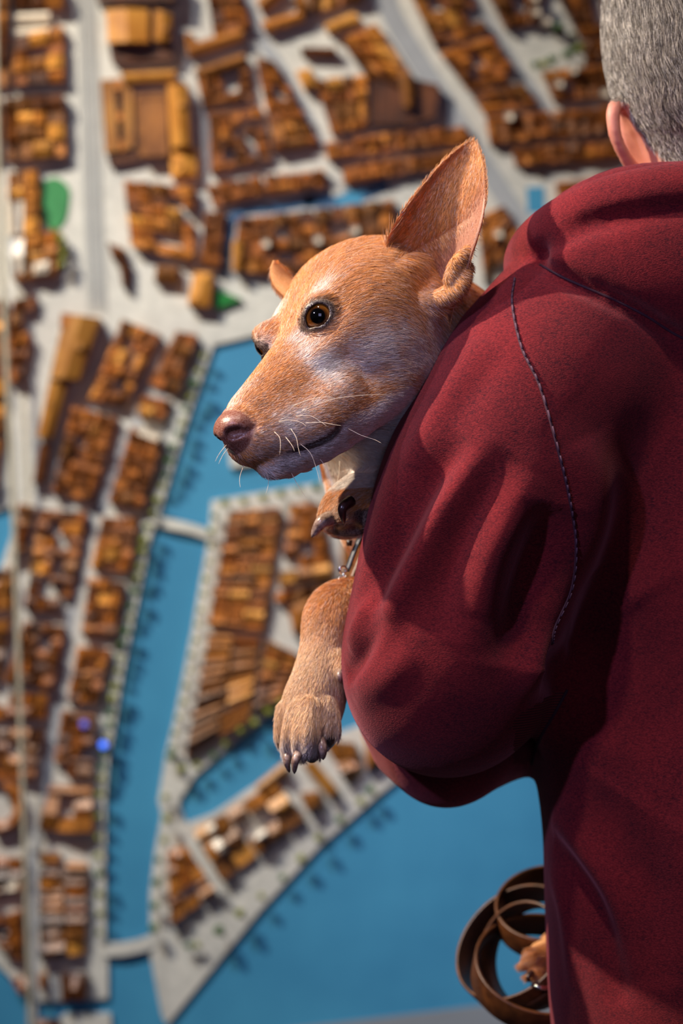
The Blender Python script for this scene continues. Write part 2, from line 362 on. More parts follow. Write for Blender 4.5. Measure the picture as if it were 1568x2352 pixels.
# halls at the top
building([(232, -40), (410, -40), (405, 18), (232, 22)], 70, 0, 3)
building([(250, 38), (347, 38), (347, 112), (255, 114)], 66, 2, 2); building([(360, 38), (400, 48), (394, 110), (360, 108)], 62, 2, 2); building([(255, 116), (400, 112), (400, 146), (262, 152)], 40, 0, 3)
for q, h, r, m in (([(235, 192), (264, 190), (276, 352), (246, 358)], 34, 0, 2), ([(282, 198), (306, 196), (310, 346), (288, 348)], 34, 0, 2), ([(264, 190), (282, 188), (282, 212), (266, 212)], 34, 0, 2), ([(270, 262), (286, 262), (286, 284), (272, 284)], 34, 0, 2),
                   ([(276, 330), (290, 330), (290, 352), (278, 354)], 34, 0, 2), ([(284, 178), (406, 172), (406, 194), (288, 200)], 46, 1, 2), ([(314, 226), (386, 222), (392, 366), (326, 368)], 48, 0, 1), ([(388, 206), (434, 206), (440, 346), (398, 350)], 58, 2, 2),
                   ([(250, 362), (322, 352), (322, 372), (254, 384)], 24, 0, 3), ([(392, 354), (454, 346), (454, 412), (398, 418)], 34, 3, 2)): building(q, h, r, m)
block([(286, 420), (450, 434), (449, 607), (303, 570)], 5, 6, mats=(0, 1, 1, 2), h=(24, 42), court=.09)
building([(250, 560), (290, 576), (288, 604), (262, 600)], 26, 3, 3); building([(276, 604), (300, 606), (298, 660), (284, 662)], 26, 2, 3)
building([(362, 612), (412, 617), (412, 655), (357, 650)], 30, 3, 0); building([(449, 628), (490, 633), (485, 709), (434, 704)], 40, 3, 2)
block([(470, 490), (518, 488), (508, 622), (462, 612)], 2, 5, mats=(0, 0, 1))
block([(546, 504), (720, 486), (740, 640), (536, 628)], 6, 5, mats=(0, 0, 1, 3), cell=34); block([(722, 486), (905, 462), (905, 600), (742, 640)], 5, 5, mats=(0, 0, 1, 3)); building([(536, 560), (558, 556), (556, 628), (536, 626)], 44, 2, 2)
block([(472, 430), (600, 410), (610, 452), (490, 480)], 5, 2, mats=(0, 1, 0)); block([(606, 408), (746, 394), (750, 434), (614, 452)], 5, 2, mats=(0, 1, 0))
block([(480, 265), (602, 252), (625, 370), (485, 405)], 5, 6, mats=DK, court=.1); block([(450, 172), (570, 136), (585, 236), (466, 256)], 4, 4, mats=DK, court=.12); building([(450, 170), (562, 132), (566, 152), (454, 190)], 40, 1, 1)
building([(430, 112), (556, 76), (564, 98), (440, 138)], 36, 1, 1); building([(428, 88), (446, 86), (448, 136), (434, 136)], 36, 2, 1)
block([(470, -40), (545, -30), (580, 74), (492, 94)], 3, 4, mats=DK)
for q in ([(600, 60), (694, 34), (700, 54), (612, 84)], [(674, -10), (702, 0), (704, 50), (682, 48)], [(590, 10), (640, -30), (660, -10), (604, 40)]): building(q, 34, 1, 1)
block([(700, -60), (850, -60), (836, 12), (706, 40)], 4, 3, mats=MD)
building([(744, 66), (812, 36), (832, 60), (756, 86)], 34, 1, 2); building([(690, 116), (770, 118), (772, 136), (694, 134)], 30, 1, 3); building([(680, 172), (714, 166), (730, 206), (700, 216)], 34, 3, 2)
block([(586, 134), (632, 148), (738, 338), (630, 356)], 3, 7, mats=(0, 0, 3, 1))
block([(780, 96), (862, 60), (990, 250), (846, 190)], 5, 4, mats=MD); block([(722, 190), (842, 176), (846, 300), (762, 318)], 4, 4, mats=MD)
building([(852, 196), (930, 186), (930, 296), (852, 292)], 40, 0, 3); building([(932, 186), (1006, 204), (1000, 276), (932, 296)], 40, 0, 3); building([(914, 186), (944, 186), (950, 256), (926, 258)], 60, 2, 1)
block([(745, 334), (900, 308), (905, 352), (750, 372)], 5, 2, mats=(0, 1, 2, 1)); block([(904, 308), (1070, 296), (1080, 334), (908, 350)], 6, 2, mats=(0, 1, 3))
block([(784, 388), (930, 366), (934, 404), (790, 428)], 5, 2, mats=(0, 0, 1)); block([(932, 366), (1080, 350), (1090, 380), (936, 402)], 5, 2, mats=(0, 0, 1))
block([(925, -40), (1065, -30), (1122, 80), (1000, 120)], 5, 4, mats=MD); block([(1006, 126), (1128, 88), (1196, 190), (1072, 214)], 5, 4, mats=(0, 1, 1, 3)); block([(1078, 220), (1200, 196), (1236, 250), (1110, 268)], 5, 2, mats=DK)
block([(1100, -40), (1250, -40), (1240, 60), (1160, 76)], 5, 3, mats=DK); block([(1256, -40), (1400, -40), (1400, 90), (1330, 96), (1270, 80)][:4], 5, 4, mats=DK); block([(1240, 170), (1410, 150), (1410, 226), (1268, 240)], 5, 3, mats=(3, 0, 0, 1)); block([(1336, 100), (1420, 94), (1420, 146), (1340, 150)], 3, 2, mats=DK)
block([(1112, 276), (1260, 262), (1264, 322), (1122, 338)], 5, 3, mats=(0, 0, 1)); block([(1264, 262), (1430, 248), (1430, 308), (1268, 322)], 5, 3, mats=(0, 0, 1)); block([(1172, 346), (1300, 334), (1304, 376), (1180, 386)], 5, 2, mats=(0, 1, 0)); block([(1306, 334), (1450, 320), (1450, 366), (1308, 376)], 5, 2, mats=(0, 1, 0))
block([(1270, 424), (1500, 392), (1500, 470), (1280, 470)], 7, 2, mats=(0, 1)); block([(1090, 500), (1156, 476), (1190, 540), (1110, 660)], 3, 5, mats=(1, 2, 0))
for x, y in ((612, 566), (730, 558), (814, 536), (1140, 544), (1165, 278), (1278, 204), (1310, 172), (1384, 224), (1222, 8), (1250, 60), (1226, 40), (1144, 648)):  # small pale blocks; their colour stands in for bright glints
    building([(x - 8, y - 7), (x + 8, y - 8), (x + 8, y + 8), (x - 8, y + 7)], 56, 0, 4)
for yy in range(3):
    for xx in range(4): block([(1480 + xx * 180, -40 + yy * 160), (1640 + xx * 180, -40 + yy * 160), (1640 + xx * 180, 100 + yy * 160), (1480 + xx * 180, 100 + yy * 160)], 4, 4, mats=DK)
for xx in range(4): block([(1200 + xx * 170, 520 + xx * 20), (1350 + xx * 170, 520 + xx * 20), (1350 + xx * 170, 680 + xx * 30), (1200 + xx * 170, 660 + xx * 30)], 4, 4, mats=MD)

for xx in range(10): block([(-240 + xx * 175, -205), (-90 + xx * 175, -205), (-90 + xx * 175, -70), (-240 + xx * 175, -70)], 4, 4, mats=MD)
for yy in range(9): block([(-245, 20 + yy * 130), (-85, 20 + yy * 130), (-85, 130 + yy * 130), (-245, 130 + yy * 130)], 4, 3, mats=MD)
BM = M_wood + [M_pale]
BLD.sort(key=lambda b: -b[0])
def in_frame(b):
    c = np.mean(np.array(b[1][:4]), axis=0); x = 784 + c[0] / KW; y = 1176 - (c[2] - CAMZ) / KW
    return -20 < x < 1588 and -20 < y < 2372 and not (x > 1250 and y > 420) and not (x > 1420 and y > -1)
inview = [b for b in BLD if in_frame(b)]; inview += [b for b in BLD if not in_frame(b)]
for ar, v, f, mi in inview[:300]:
    mesh_obj('building', v, f, BM[mi], city, origin=np.mean(np.array(v[:4]), axis=0))
# the many small houses that are left stay one part
V, Fc, MI = [], [], []
for ar, v, f, mi in inview[300:]:
    n = len(V); V += list(v); Fc += [tuple(i + n for i in t) for t in f]; MI += [mi] * len(f)
def small_wood():
    k = NT('small_house_wood'); at = k.n('ShaderNodeAttribute'); at.attribute_name = 'tone'; v = k.coord(); n = k.noise(v, 40, 4)
    c = k.ramp(at.outputs['Fac'], [(0.0, srgb(58, 30, 12)), (0.35, srgb(104, 56, 20)), (0.7, srgb(160, 90, 32)), (1.0, srgb(200, 130, 52))])
    c = k.mix(0.35, c, k.ramp(n, [(0.35, srgb(70, 36, 14)), (0.65, srgb(186, 112, 46))])); k.l(c, k.b.inputs['Base Color']); k.set(Roughness=0.42); return k.m
so = mesh_obj('small_house', V, Fc, small_wood(), city); so['kind'] = 'stuff'
so.data.materials.append(M_pale)
tone = so.data.attributes.new('tone', 'FLOAT', 'FACE'); vals = []
k0 = 0
for ar, v, f, mi in inview[300:]:
    t = {0: .35, 1: .68, 2: .9, 3: .08, 4: 1.0}[mi] + R_.uniform(-.16, .16); vals += [t] * len(f)
tone.data.foreach_set('value', vals); so.data.polygons.foreach_set('material_index', [1 if m == 4 else 0 for m in MI])

# ------------------------------------------------------------------ little trees along the quays
def tree_mesh(mat):
    bm = bmesh.new(); bmesh.ops.create_icosphere(bm, subdivisions=2, radius=9 * KW)
    rr = random.Random(3)
    for v in bm.verts: v.co *= rr.uniform(.72, 1.2); v.co.y *= 1.25; v.co.y -= 34 * KW
    bmesh.ops.create_cone(bm, cap_ends=True, segments=6, radius1=1.6 * KW, radius2=1.2 * KW, depth=34 * KW, matrix=Matrix.Translation((0, -15 * KW, 0)) @ Matrix.Rotation(math.pi / 2, 4, 'X'))
    me = bpy.data.meshes.new('tree'); bm.to_mesh(me); bm.free(); me.materials.append(mat); return me
TM = [tree_mesh(M_tree), tree_mesh(M_tree2)]
cl = wloc(city)
def tree(x, y, k=0, s=1.0):
    o = link('tree', TM[k], city); o.location = Vector(wp(x, y, LT)) - cl; o.scale = (s, s * R_.uniform(.8, 1.2), s); o.rotation_euler = (0, R_.uniform(0, 6), 0)
def row(pts, step, k=0.15, s=1.0):
    p = spline([(x, y, 0) for x, y in pts], 200)[:, :2]; d = np.r_[0, np.cumsum(np.linalg.norm(np.diff(p, axis=0), axis=1))]
    for t in np.arange(step / 2, d[-1], step): tree(np.interp(t, d, p[:, 0]) + R_.uniform(-3, 3), np.interp(t, d, p[:, 1]) + R_.uniform(-3, 3), 1 if R_.random() < k else 0, s * R_.uniform(.8, 1.2))
row([(474, 810), (436, 925), (398, 1043), (358, 1175), (336, 1240), (312, 1361), (298, 1429), (272, 1550), (256, 1657), (240, 1746), (232, 1836)], 31, .3)
row([(232, 1850), (231, 1990), (232, 2150)], 44, .2, .9); row([(495, 1166), (478, 1310), (455, 1444), (436, 1540), (413, 1655), (392, 1725)], 36, .1, .8)
row([(500, 1158), (600, 1142), (735, 1118)], 42, .4); row([(400, 1760), (460, 1752), (560, 1672), (650, 1606)], 40, .2); row([(384, 1800), (384, 1900), (366, 1960), (360, 2060), (358, 2130)], 50, .4)
row([(850, 1818), (730, 1925), (600, 2055), (500, 2130), (430, 2180)], 62, .4, 1.1); tree(397, 1735, 1, 1.2); tree(436, 2165, 1); tree(850, 1810, 1, 1.2)
row([(140, 540), (152, 580), (150, 620)], 22, .2)
for x, y in ((1228, 158), (1262, 148), (1296, 140), (1322, 118), (1316, 92), (1276, 72), (1290, 80), (1250, 152), (1308, 128)): tree(x + R_.uniform(-5, 5), y + R_.uniform(-5, 5), 1 if R_.random() < .6 else 0, R_.uniform(.8, 1.3))

# glowing beads added for reflected blue lights, and the display seam before the model
ML = NT('blue_reflection_glow'); ML.set(Roughness=0.5); ML.b.inputs['Base Color'].default_value = srgb(20, 40, 120); ML.b.inputs['Emission Color'].default_value = srgb(70, 120, 255); ML.b.inputs['Emission Strength'].default_value = 1.9
ML2 = NT('dim_blue_reflection_glow'); ML2.set(Roughness=0.5); ML2.b.inputs['Base Color'].default_value = srgb(60, 50, 120); ML2.b.inputs['Emission Color'].default_value = srgb(120, 120, 230); ML2.b.inputs['Emission Strength'].default_value = 0.7
def glint_bead(x, y, mat, label):
    o = thing('reflection_bead', label, 'reflected light', wp(x, y, 40), 'glowing beads standing in for reflected blue lights')
    bm = bmesh.new(); bmesh.ops.create_uvsphere(bm, u_segments=16, v_segments=10, radius=9 * KW); me = bpy.data.meshes.new('bead'); bm.to_mesh(me); bm.free(); me.materials.append(mat.m)
    b = link('bead', me, o); b.location = (0, -18 * KW, 0)
    v, f = tube([wp(x, y, 52), wp(x, y, LT)], [6.5 * KW, 6 * KW], 10); mesh_obj('bead_post', v, f, M_margin, o)
glint_bead(243, 1705, ML, 'bright round blue reflected light over the quay edge beside the canal, built as a glowing bead'); glint_bead(199, 1658, ML2, 'dim violet-blue reflected light left of the bright blue one, built as a glowing bead')
ms = NT('frosted_clear_edge'); ms.set(Roughness=0.35); ms.b.inputs['Base Color'].default_value = srgb(206, 200, 180); ms.b.inputs['Transmission Weight'].default_value = 0.45
seam = spline([wp(4, -150, 90), wp(6, 250, 90), wp(22, 700, 90), (wp(48, 1300, 90)), wp(66, 1850, 90), wp(86, 2420, 90)], 40)
v, f = tube(seam, 6.5 * KW, 8); tag(mesh_obj('joint_strip', v, f, ms.m, None, True, origin=seam[-1]), 'thin pale upright strip running down the left edge before the model', 'strip')
# ------------------------------------------------------------------ sculpting field: blended volumes, surfaced as one continuous skin
def smin(a, b, k):
    if k <= 0: return np.minimum(a, b)
    h = np.maximum(k - np.abs(a - b), 0) / k
    return np.minimum(a, b) - h * h * k * 0.25
class Field:
    def __init__(s, lo, hi, vox):
        s.lo = np.array(lo, float); s.vox = vox; s.n = np.ceil((np.array(hi, float) - s.lo) / vox).astype(int) + 1
        s.a = np.full(s.n, 0.5, np.float32)
        s.ax = [(s.lo[i] + np.arange(s.n[i]) * vox).astype(np.float32) for i in range(3)]
    def _sl(s, lo, hi):
        a = np.clip(np.floor((np.asarray(lo) - s.lo) / s.vox).astype(int), 0, s.n); b = np.clip(np.ceil((np.asarray(hi) - s.lo) / s.vox).astype(int) + 1, 0, s.n)
        return tuple(slice(x, y) for x, y in zip(a, b))
    def _pts(s, sl): return s.ax[0][sl[0]][:, None, None], s.ax[1][sl[1]][None, :, None], s.ax[2][sl[2]][None, None, :]
    def _op(s, sl, d, k, cut):
        v = s.a[sl]
        s.a[sl] = -smin(-v, d, k) if cut else smin(v, d, k)
    def ell(s, c, r, R=None, k=0.01, cut=False):
        c = np.asarray(c, float); r = np.asarray(r, float) * np.ones(3); m = r.max() + k + 3 * s.vox
        if R is not None: m = m * 1.0
        sl = s._sl(c - m, c + m); X, Y, Z = s._pts(sl)
        if X.size * Y.size * Z.size == 0: return
        x, y, z = X - c[0], Y - c[1], Z - c[2]
        if R is not None:   # columns of R are the local axes
            x, y, z = (x * R[0, i] + y * R[1, i] + z * R[2, i] for i in range(3))
        k0 = np.sqrt((x / r[0]) ** 2 + (y / r[1]) ** 2 + (z / r[2]) ** 2); k1 = np.sqrt((x / r[0] ** 2) ** 2 + (y / r[1] ** 2) ** 2 + (z / r[2] ** 2) ** 2) + 1e-9
        s._op(sl, (k0 * (k0 - 1) / k1).astype(np.float32), k, cut)
    def cap(s, a, b, ra, rb, k=0.01, cut=False):
        a = np.asarray(a, float); b = np.asarray(b, float); m = max(ra, rb) + k + 3 * s.vox
        sl = s._sl(np.minimum(a, b) - m, np.maximum(a, b) + m); X, Y, Z = s._pts(sl)
        if X.size * Y.size * Z.size == 0: return
        ab = b - a; L = ab @ ab + 1e-12
        t = np.clip(((X - a[0]) * ab[0] + (Y - a[1]) * ab[1] + (Z - a[2]) * ab[2]) / L, 0, 1)
        d = np.sqrt((X - a[0] - t * ab[0]) ** 2 + (Y - a[1] - t * ab[1]) ** 2 + (Z - a[2] - t * ab[2]) ** 2) - (ra + (rb - ra) * t)
        s._op(sl, d.astype(np.float32), k, cut)
    def chain(s, pts, rad, k=0.01, cut=False, n=None, fresh=True):
        """a limb: one capsule chain (hard union inside itself), blended once into the field"""
        p = np.asarray(pts, float); r = np.asarray(rad, float) * np.ones(len(p))
        if n: q = spline(np.c_[p, r], n); p, r = q[:, :3], q[:, 3]
        m = r.max() + k + 3 * s.vox; sl = s._sl(p.min(0) - m, p.max(0) + m); X, Y, Z = s._pts(sl)
        if X.size * Y.size * Z.size == 0: return
        D = None
        for i in range(len(p) - 1):
            a, b = p[i], p[i + 1]; ab = b - a; L = ab @ ab + 1e-12
            t = np.clip(((X - a[0]) * ab[0] + (Y - a[1]) * ab[1] + (Z - a[2]) * ab[2]) / L, 0, 1)
            d = np.sqrt((X - a[0] - t * ab[0]) ** 2 + (Y - a[1] - t * ab[1]) ** 2 + (Z - a[2] - t * ab[2]) ** 2) - (r[i] + (r[i + 1] - r[i]) * t)
            D = d if D is None else smin(D, d, min(r[i], r[i + 1]) * 0.5)
        s._op(sl, D.astype(np.float32), k, cut)
    def func(s, lo, hi, fn, k, cut=False):
        sl = s._sl(lo, hi); X, Y, Z = s._pts(sl); s._op(sl, fn(X, Y, Z).astype(np.float32), k, cut)
    def mesh(s, smooth=1):
        A = s.a; n = np.array(A.shape); S = A < 0
        c = np.zeros(n - 1, np.int8)
        for i in (0, 1):
            for j in (0, 1):
                for k in (0, 1): c += S[i:n[0] - 1 + i, j:n[1] - 1 + j, k:n[2] - 1 + k]
        act = (c > 0) & (c < 8); idx = np.argwhere(act); vid = np.full(act.shape, -1, np.int64); vid[act] = np.arange(len(idx))
        acc = np.zeros((len(idx), 3)); cnt = np.zeros(len(idx)); cs = [(i, j, k) for i in (0, 1) for j in (0, 1) for k in (0, 1)]
        val = {q: A[idx[:, 0] + q[0], idx[:, 1] + q[1], idx[:, 2] + q[2]] for q in cs}
        for p in cs:
            for d in range(3):
                if p[d]: continue
                q = list(p); q[d] = 1; q = tuple(q); a, b = val[p], val[q]; m = (a < 0) != (b < 0)
                t = np.where(m, a / np.where(m, a - b, 1), 0); e = np.tile(np.array(p, float), (len(idx), 1)); e[:, d] = t
                acc += e * m[:, None]; cnt += m
        V = s.lo + (idx + acc / cnt[:, None]) * s.vox
        Fs = []
        for d in range(3):
            a = [slice(None)] * 3; b = [slice(None)] * 3; a[d] = slice(0, n[d] - 1); b[d] = slice(1, n[d])
            x = S[tuple(a)] != S[tuple(b)]; e = np.argwhere(x); u, w = (d + 1) % 3, (d + 2) % 3
            ok = (e[:, u] > 0) & (e[:, w] > 0) & (e[:, u] < n[u] - 1) & (e[:, w] < n[w] - 1); e = e[ok]
            q = []
            for du, dw in ((-1, -1), (0, -1), (0, 0), (-1, 0)):
                f = e.copy(); f[:, u] += du; f[:, w] += dw; q.append(vid[f[:, 0], f[:, 1], f[:, 2]])
            q = np.stack(q, 1); fl = ~S[tuple(e.T)]; q[fl] = q[fl][:, ::-1]; Fs.append(q)
        Fc = np.vstack(Fs)
        for _ in range(smooth):
            sm = np.zeros_like(V); ct = np.zeros(len(V))
            for i in range(4):
                x, y = Fc[:, i], Fc[:, (i + 1) % 4]; 
                for k in range(3): sm[:, k] += np.bincount(x, V[y, k], len(V)) + np.bincount(y, V[x, k], len(V))
                ct += np.bincount(x, minlength=len(V)) + np.bincount(y, minlength=len(V))
            V = V * 0.4 + 0.6 * sm / ct[:, None]
        return V, Fc
def np_mesh(name, V, Fc, mats, parent, origin=None):
    """fast mesh object from numpy quads, smooth shaded"""
    pl = wloc(parent) if parent is not None else Vector((0, 0, 0)); og = Vector(origin) if origin is not None else pl
    me = bpy.data.meshes.new(name); n, m = len(V), len(Fc); k = Fc.shape[1]
    me.vertices.add(n); me.vertices.foreach_set('co', (V - np.array(og)).astype(np.float32).ravel())
    me.loops.add(m * k); me.loops.foreach_set('vertex_index', Fc.astype(np.int32).ravel())
    me.polygons.add(m); me.polygons.foreach_set('loop_start', np.arange(0, m * k, k, dtype=np.int32))
    me.update(calc_edges=True); me.polygons.foreach_set('use_smooth', np.ones(m, bool)); me.validate()
    for q in (mats if isinstance(mats, (list, tuple)) else [mats]): me.materials.append(q)
    o = link(name, me, parent); o.location = og - pl
    return o
def bvh(V, Fc): return BVHTree.FromPolygons([tuple(v) for v in V.tolist()], Fc.tolist())
def hit(tree, px, py):
    """the surface point seen along a sight line"""
    o = Vector((0, 0, CAMZ)); d = Vector(P(px, py, 1.0)) - o; d.normalize()
    r = tree.ray_cast(o, d)
    return (np.array(r[0]), np.array(r[1])) if r[0] is not None else (None, None)
# ------------------------------------------------------------------ the person, seen from behind
def heather():
    k = NT('maroon_heather_fleece'); v = k.coord('Object')
    n1 = k.noise(k.coord('Object', (1, 1, 1.8)), 300, 3, 0.7); n2 = k.noise(k.coord('Object', (1, 1, 2.2)), 520, 2, 0.6); n3 = k.noise(v, 18, 3)
    c = k.ramp(n2, [(0.30, srgb(64, 15, 23)), (0.5, srgb(100, 25, 33)), (0.72, srgb(126, 38, 42))])
    fl = k.ramp(n1, [(0.36, (1, 1, 1, 1)), (0.47, (0, 0, 0, 1))])
    c = k.mix(k.mix(1.0, fl, (0.75, 0.75, 0.75, 1), 'MULTIPLY'), c, srgb(42, 12, 26))
    c = k.mix(0.16, c, k.ramp(n3, [(0.4, srgb(80, 16, 26)), (0.6, srgb(150, 36, 40))]))
    k.l(c, k.b.inputs['Base Color']); k.set(Roughness=0.95, Sheen_Weight=0.35, Sheen_Roughness=0.5)
    k.b.inputs['Sheen Tint'].default_value = srgb(235, 150, 160); k.b.inputs['Specular IOR Level'].default_value = 0.15
    k.bump(n2, 0.35, 0.0015); return k.m
M_hood = heather()
M_rib = NT('maroon_rib_knit')
_v = M_rib.coord('Object'); _w = M_rib.n('ShaderNodeTexWave'); _w.bands_direction = 'Z'; _w.inputs['Scale'].default_value = 140; _w.inputs['Distortion'].default_value = .6; M_rib.l(_v, _w.inputs['Vector'])
M_rib.l(M_rib.ramp(_w.outputs['Fac'], [(0.2, srgb(62, 14, 22)), (0.7, srgb(112, 26, 34))]), M_rib.b.inputs['Base Color']); M_rib.set(Roughness=0.95); M_rib.bump(_w.outputs['Fac'], 0.5, 0.001)
M_stitch = plain('dark_plum_thread', srgb(58, 22, 40), 0.8); M_stitch2 = plain('grey_mauve_thread', srgb(86, 58, 76), 0.9)
def skin_mat():
    k = NT('fair_skin'); v = k.coord(); n = k.noise(v, 60, 3); k.l(k.ramp(n, [(0.3, srgb(206, 132, 112)), (0.7, srgb(228, 158, 134))]), k.b.inputs['Base Color'])
    k.set(Roughness=0.5, Subsurface_Weight=0.25); k.b.inputs['Subsurface Radius'].default_value = (0.012, 0.005, 0.003); k.b.inputs['Subsurface Scale'].default_value = 1.0; return k.m
M_skin = skin_mat()

PX = 1715                                    # body axis in the frame
pbase = P(PX, 1176, 2.10); pbase[2] = 0.0
person = thing('person', 'person seen from behind in a maroon hoodie, carrying the dog on one arm', 'person', pbase)
def L(px, py, d): return P(px, py, d)
def torso_fn(rows, p=2.4, back=0.0):
    """rows: (image row, centre px, half width px, centre depth, half thickness m), top to bottom"""
    r = np.array(rows, float); z = np.array([P(0, q[0], q[3])[2] for q in r]); cx = np.array([P(q[1], 0, q[3])[0] for q in r]); rx = np.array([px2m(q[2], q[3]) for q in r])
    o = np.argsort(z); z, cx, rx, cy, ry = z[o], cx[o], rx[o], r[o, 3], r[o, 4]
    zz = np.linspace(z[0], z[-1], 60); sm = lambda a: np.convolve(np.pad(np.interp(zz, z, a), 3, 'edge'), np.ones(7) / 7, 'valid')
    CX, RX, CY, RY = sm(cx), sm(rx), sm(cy), sm(ry)
    def fn(X, Y, Z):
        g = lambda a: np.interp(np.clip(Z, zz[0], zz[-1]), zz, a)
        a = ((np.abs(X - g(CX)) / g(RX)) ** p + (np.abs(Y - g(CY)) / g(RY)) ** p) ** (1 / p)
        d = (a - 1) * np.minimum(g(RX), g(RY)) * 0.9
        out = np.maximum(zz[0] - Z, Z - zz[-1])
        return np.where(out > 0, np.sqrt(np.maximum(d, 0) ** 2 + out ** 2) * 1.0 + np.minimum(d, 0) * 0, d)
    return fn
HF = Field((-0.02, 1.76, 0.70), (0.78, 2.44, 1.53), 0.0036)
rows = [(600, PX - 20, 250, 2.09, 0.085), (680, PX - 5, 380, 2.09, 0.11), (800, PX, 425, 2.09, 0.125), (1100, PX, 432, 2.09, 0.132), (1400, PX, 428, 2.09, 0.135), (1540, PX, 450, 2.09, 0.136), (1620, PX, 500, 2.09, 0.138), (1700, PX + 2, 508, 2.09, 0.14), (1770, PX + 4, 492, 2.09, 0.14), (1850, PX + 6, 474, 2.09, 0.142),
        (2100, PX + 8, 470, 2.09, 0.14), (2352, PX + 8, 460, 2.09, 0.136), (2480, PX + 8, 440, 2.09, 0.13), (2540, PX + 8, 425, 2.09, 0.128)]
HF.func(HF.lo, HF.lo + HF.n * HF.vox, torso_fn(rows), 0.0)
m = px2m
# shoulders
HF.chain([L(PX - 40, 560, 2.08), L(1500, 640, 2.06), L(1345, 745, 2.04)], [0.06, 0.068, 0.074], 0.05)
HF.chain([L(PX + 40, 560, 2.08), L(1930, 640, 2.08), L(2090, 745, 2.08)], [0.06, 0.068, 0.074], 0.05)
# left sleeve: upper arm
HF.chain([L(1330, 790, 2.035), L(1232, 930, 2.01), L(1122, 1160, 1.99), L(1060, 1390, 1.985), L(1030, 1530, 1.995), L(1020, 1570, 2.012)], [m(205), m(230), m(234), m(216), m(208), m(190)], 0.035, n=14)
# left forearm, wrapped in front of the chest under the dog
HF.chain([L(1008, 1662, 2.085), L(1080, 1676, 2.12), L(1170, 1675, 2.17), L(1420, 1650, 2.27), L(1560, 1620, 2.29)], [m(166), m(138), m(112), m(118), m(96)], 0.02, n=12)
HF.chain([L(945, 1640, 2.11), L(960, 1690, 2.115)], [m(140), m(130)], 0.012)
HF.ell(L(1022, 1764, 2.085), (m(92), m(76), m(86)), k=0.03)
HF.ell(L(1268, 1535, 2.075), (m(60), 0.03, m(70)), k=0.02)
# right sleeve, round to the front
HF.chain([L(2080, 790, 2.07), L(2170, 1100, 2.07), L(2190, 1500, 2.10)], [m(205), m(190), m(190)], 0.035, n=8)
HF.chain([L(2190, 1560, 2.12), L(2080, 1760, 2.26), L(1800, 1950, 2.33), L(1620, 2040, 2.33)], [m(180), m(150), m(125), m(100)], 0.02, n=10)
# hood: the bag on the back, the thick rolled rim round the neck
Rz = lambda a: np.array([[math.cos(a), 0, math.sin(a)], [0, 1, 0], [-math.sin(a), 0, math.cos(a)]])
HF.ell(L(PX - 5, 590, 1.975), (m(482), 0.046, m(196)), k=0.004)
HF.chain([L(1215, 655, 2.10), L(1226, 590, 2.045), L(1300, 525, 1.995), L(1430, 470, 1.965), L(1600, 440, 1.955), L(PX + 60, 440, 1.957), L(2000, 490, 1.99), L(2180, 600, 2.05)], [m(50), m(62), m(66), m(66), m(64), m(64), m(66), m(60)], 0.004, n=30)
HF.chain([L(1226, 640, 2.12), L(1290, 520, 2.07), L(1420, 440, 2.02), L(1600, 415, 2.0), L(PX + 80, 415, 2.0), L(1980, 470, 2.04), L(2170, 590, 2.09)], [m(56), m(58), m(52), m(44), m(44), m(52), m(58)], 0.02, n=24)
# neck opening
HF.chain([L(1675, 300, 2.115), L(1690, 560, 2.11)], [0.070, 0.062], 0.01, cut=True)
# sleeve pleats, cut and raised along lines on the cloth
HV, HFc = HF.mesh(0); HT = bvh(HV, HFc)
def pleat(pts, r, depth, k, cut, n=14):
    q = []
    for x, y in spline([(x, y, 0) for x, y in pts], n)[:, :2]:
        h, nn = hit(HT, x, y)
        if h is not None: q.append(h + nn * (depth if cut else -depth))
    if len(q) > 2:
        rr = 1.15 * r * np.sin(np.linspace(0.25, math.pi - 0.25, len(q))) ; HF.chain(q, np.maximum(rr, r * .3), k, cut)
for pts, r, dp, k, cut in (
        ([(1228, 622), (1238, 590), (1258, 565), (1330, 527), (1430, 496), (1568, 474), (1700, 470)], 0.007, 0.002, 0.008, True),
        ([(1222, 600), (1245, 609), (1300, 641), (1400, 684), (1480, 724), (1566, 776), (1640, 790)], 0.006, 0.001, 0.008, True),
        ([(1262, 1465), (1228, 1510), (1216, 1555), (1232, 1592)], 0.013, 0.006, 0.012, False),
        ([(1262, 1528), (1282, 1542), (1298, 1550)], 0.013, 0.006, 0.012, True),
        ([(1300, 1520), (1318, 1570), (1290, 1640), (1250, 1710)], 0.010, 0.006, 0.02, False)):
    pleat(pts, r, dp, k, cut)
HV, HFc = HF.mesh(2)
def vnormals(V, Fc):
    a, b, c, d = (V[Fc[:, i]] for i in range(4)); n = np.cross(c - a, d - b); N = np.zeros_like(V)
    for i in range(4):
        for k in range(3): N[:, k] += np.bincount(Fc[:, i], n[:, k], len(V))
    return N / (np.linalg.norm(N, axis=1)[:, None] + 1e-12)
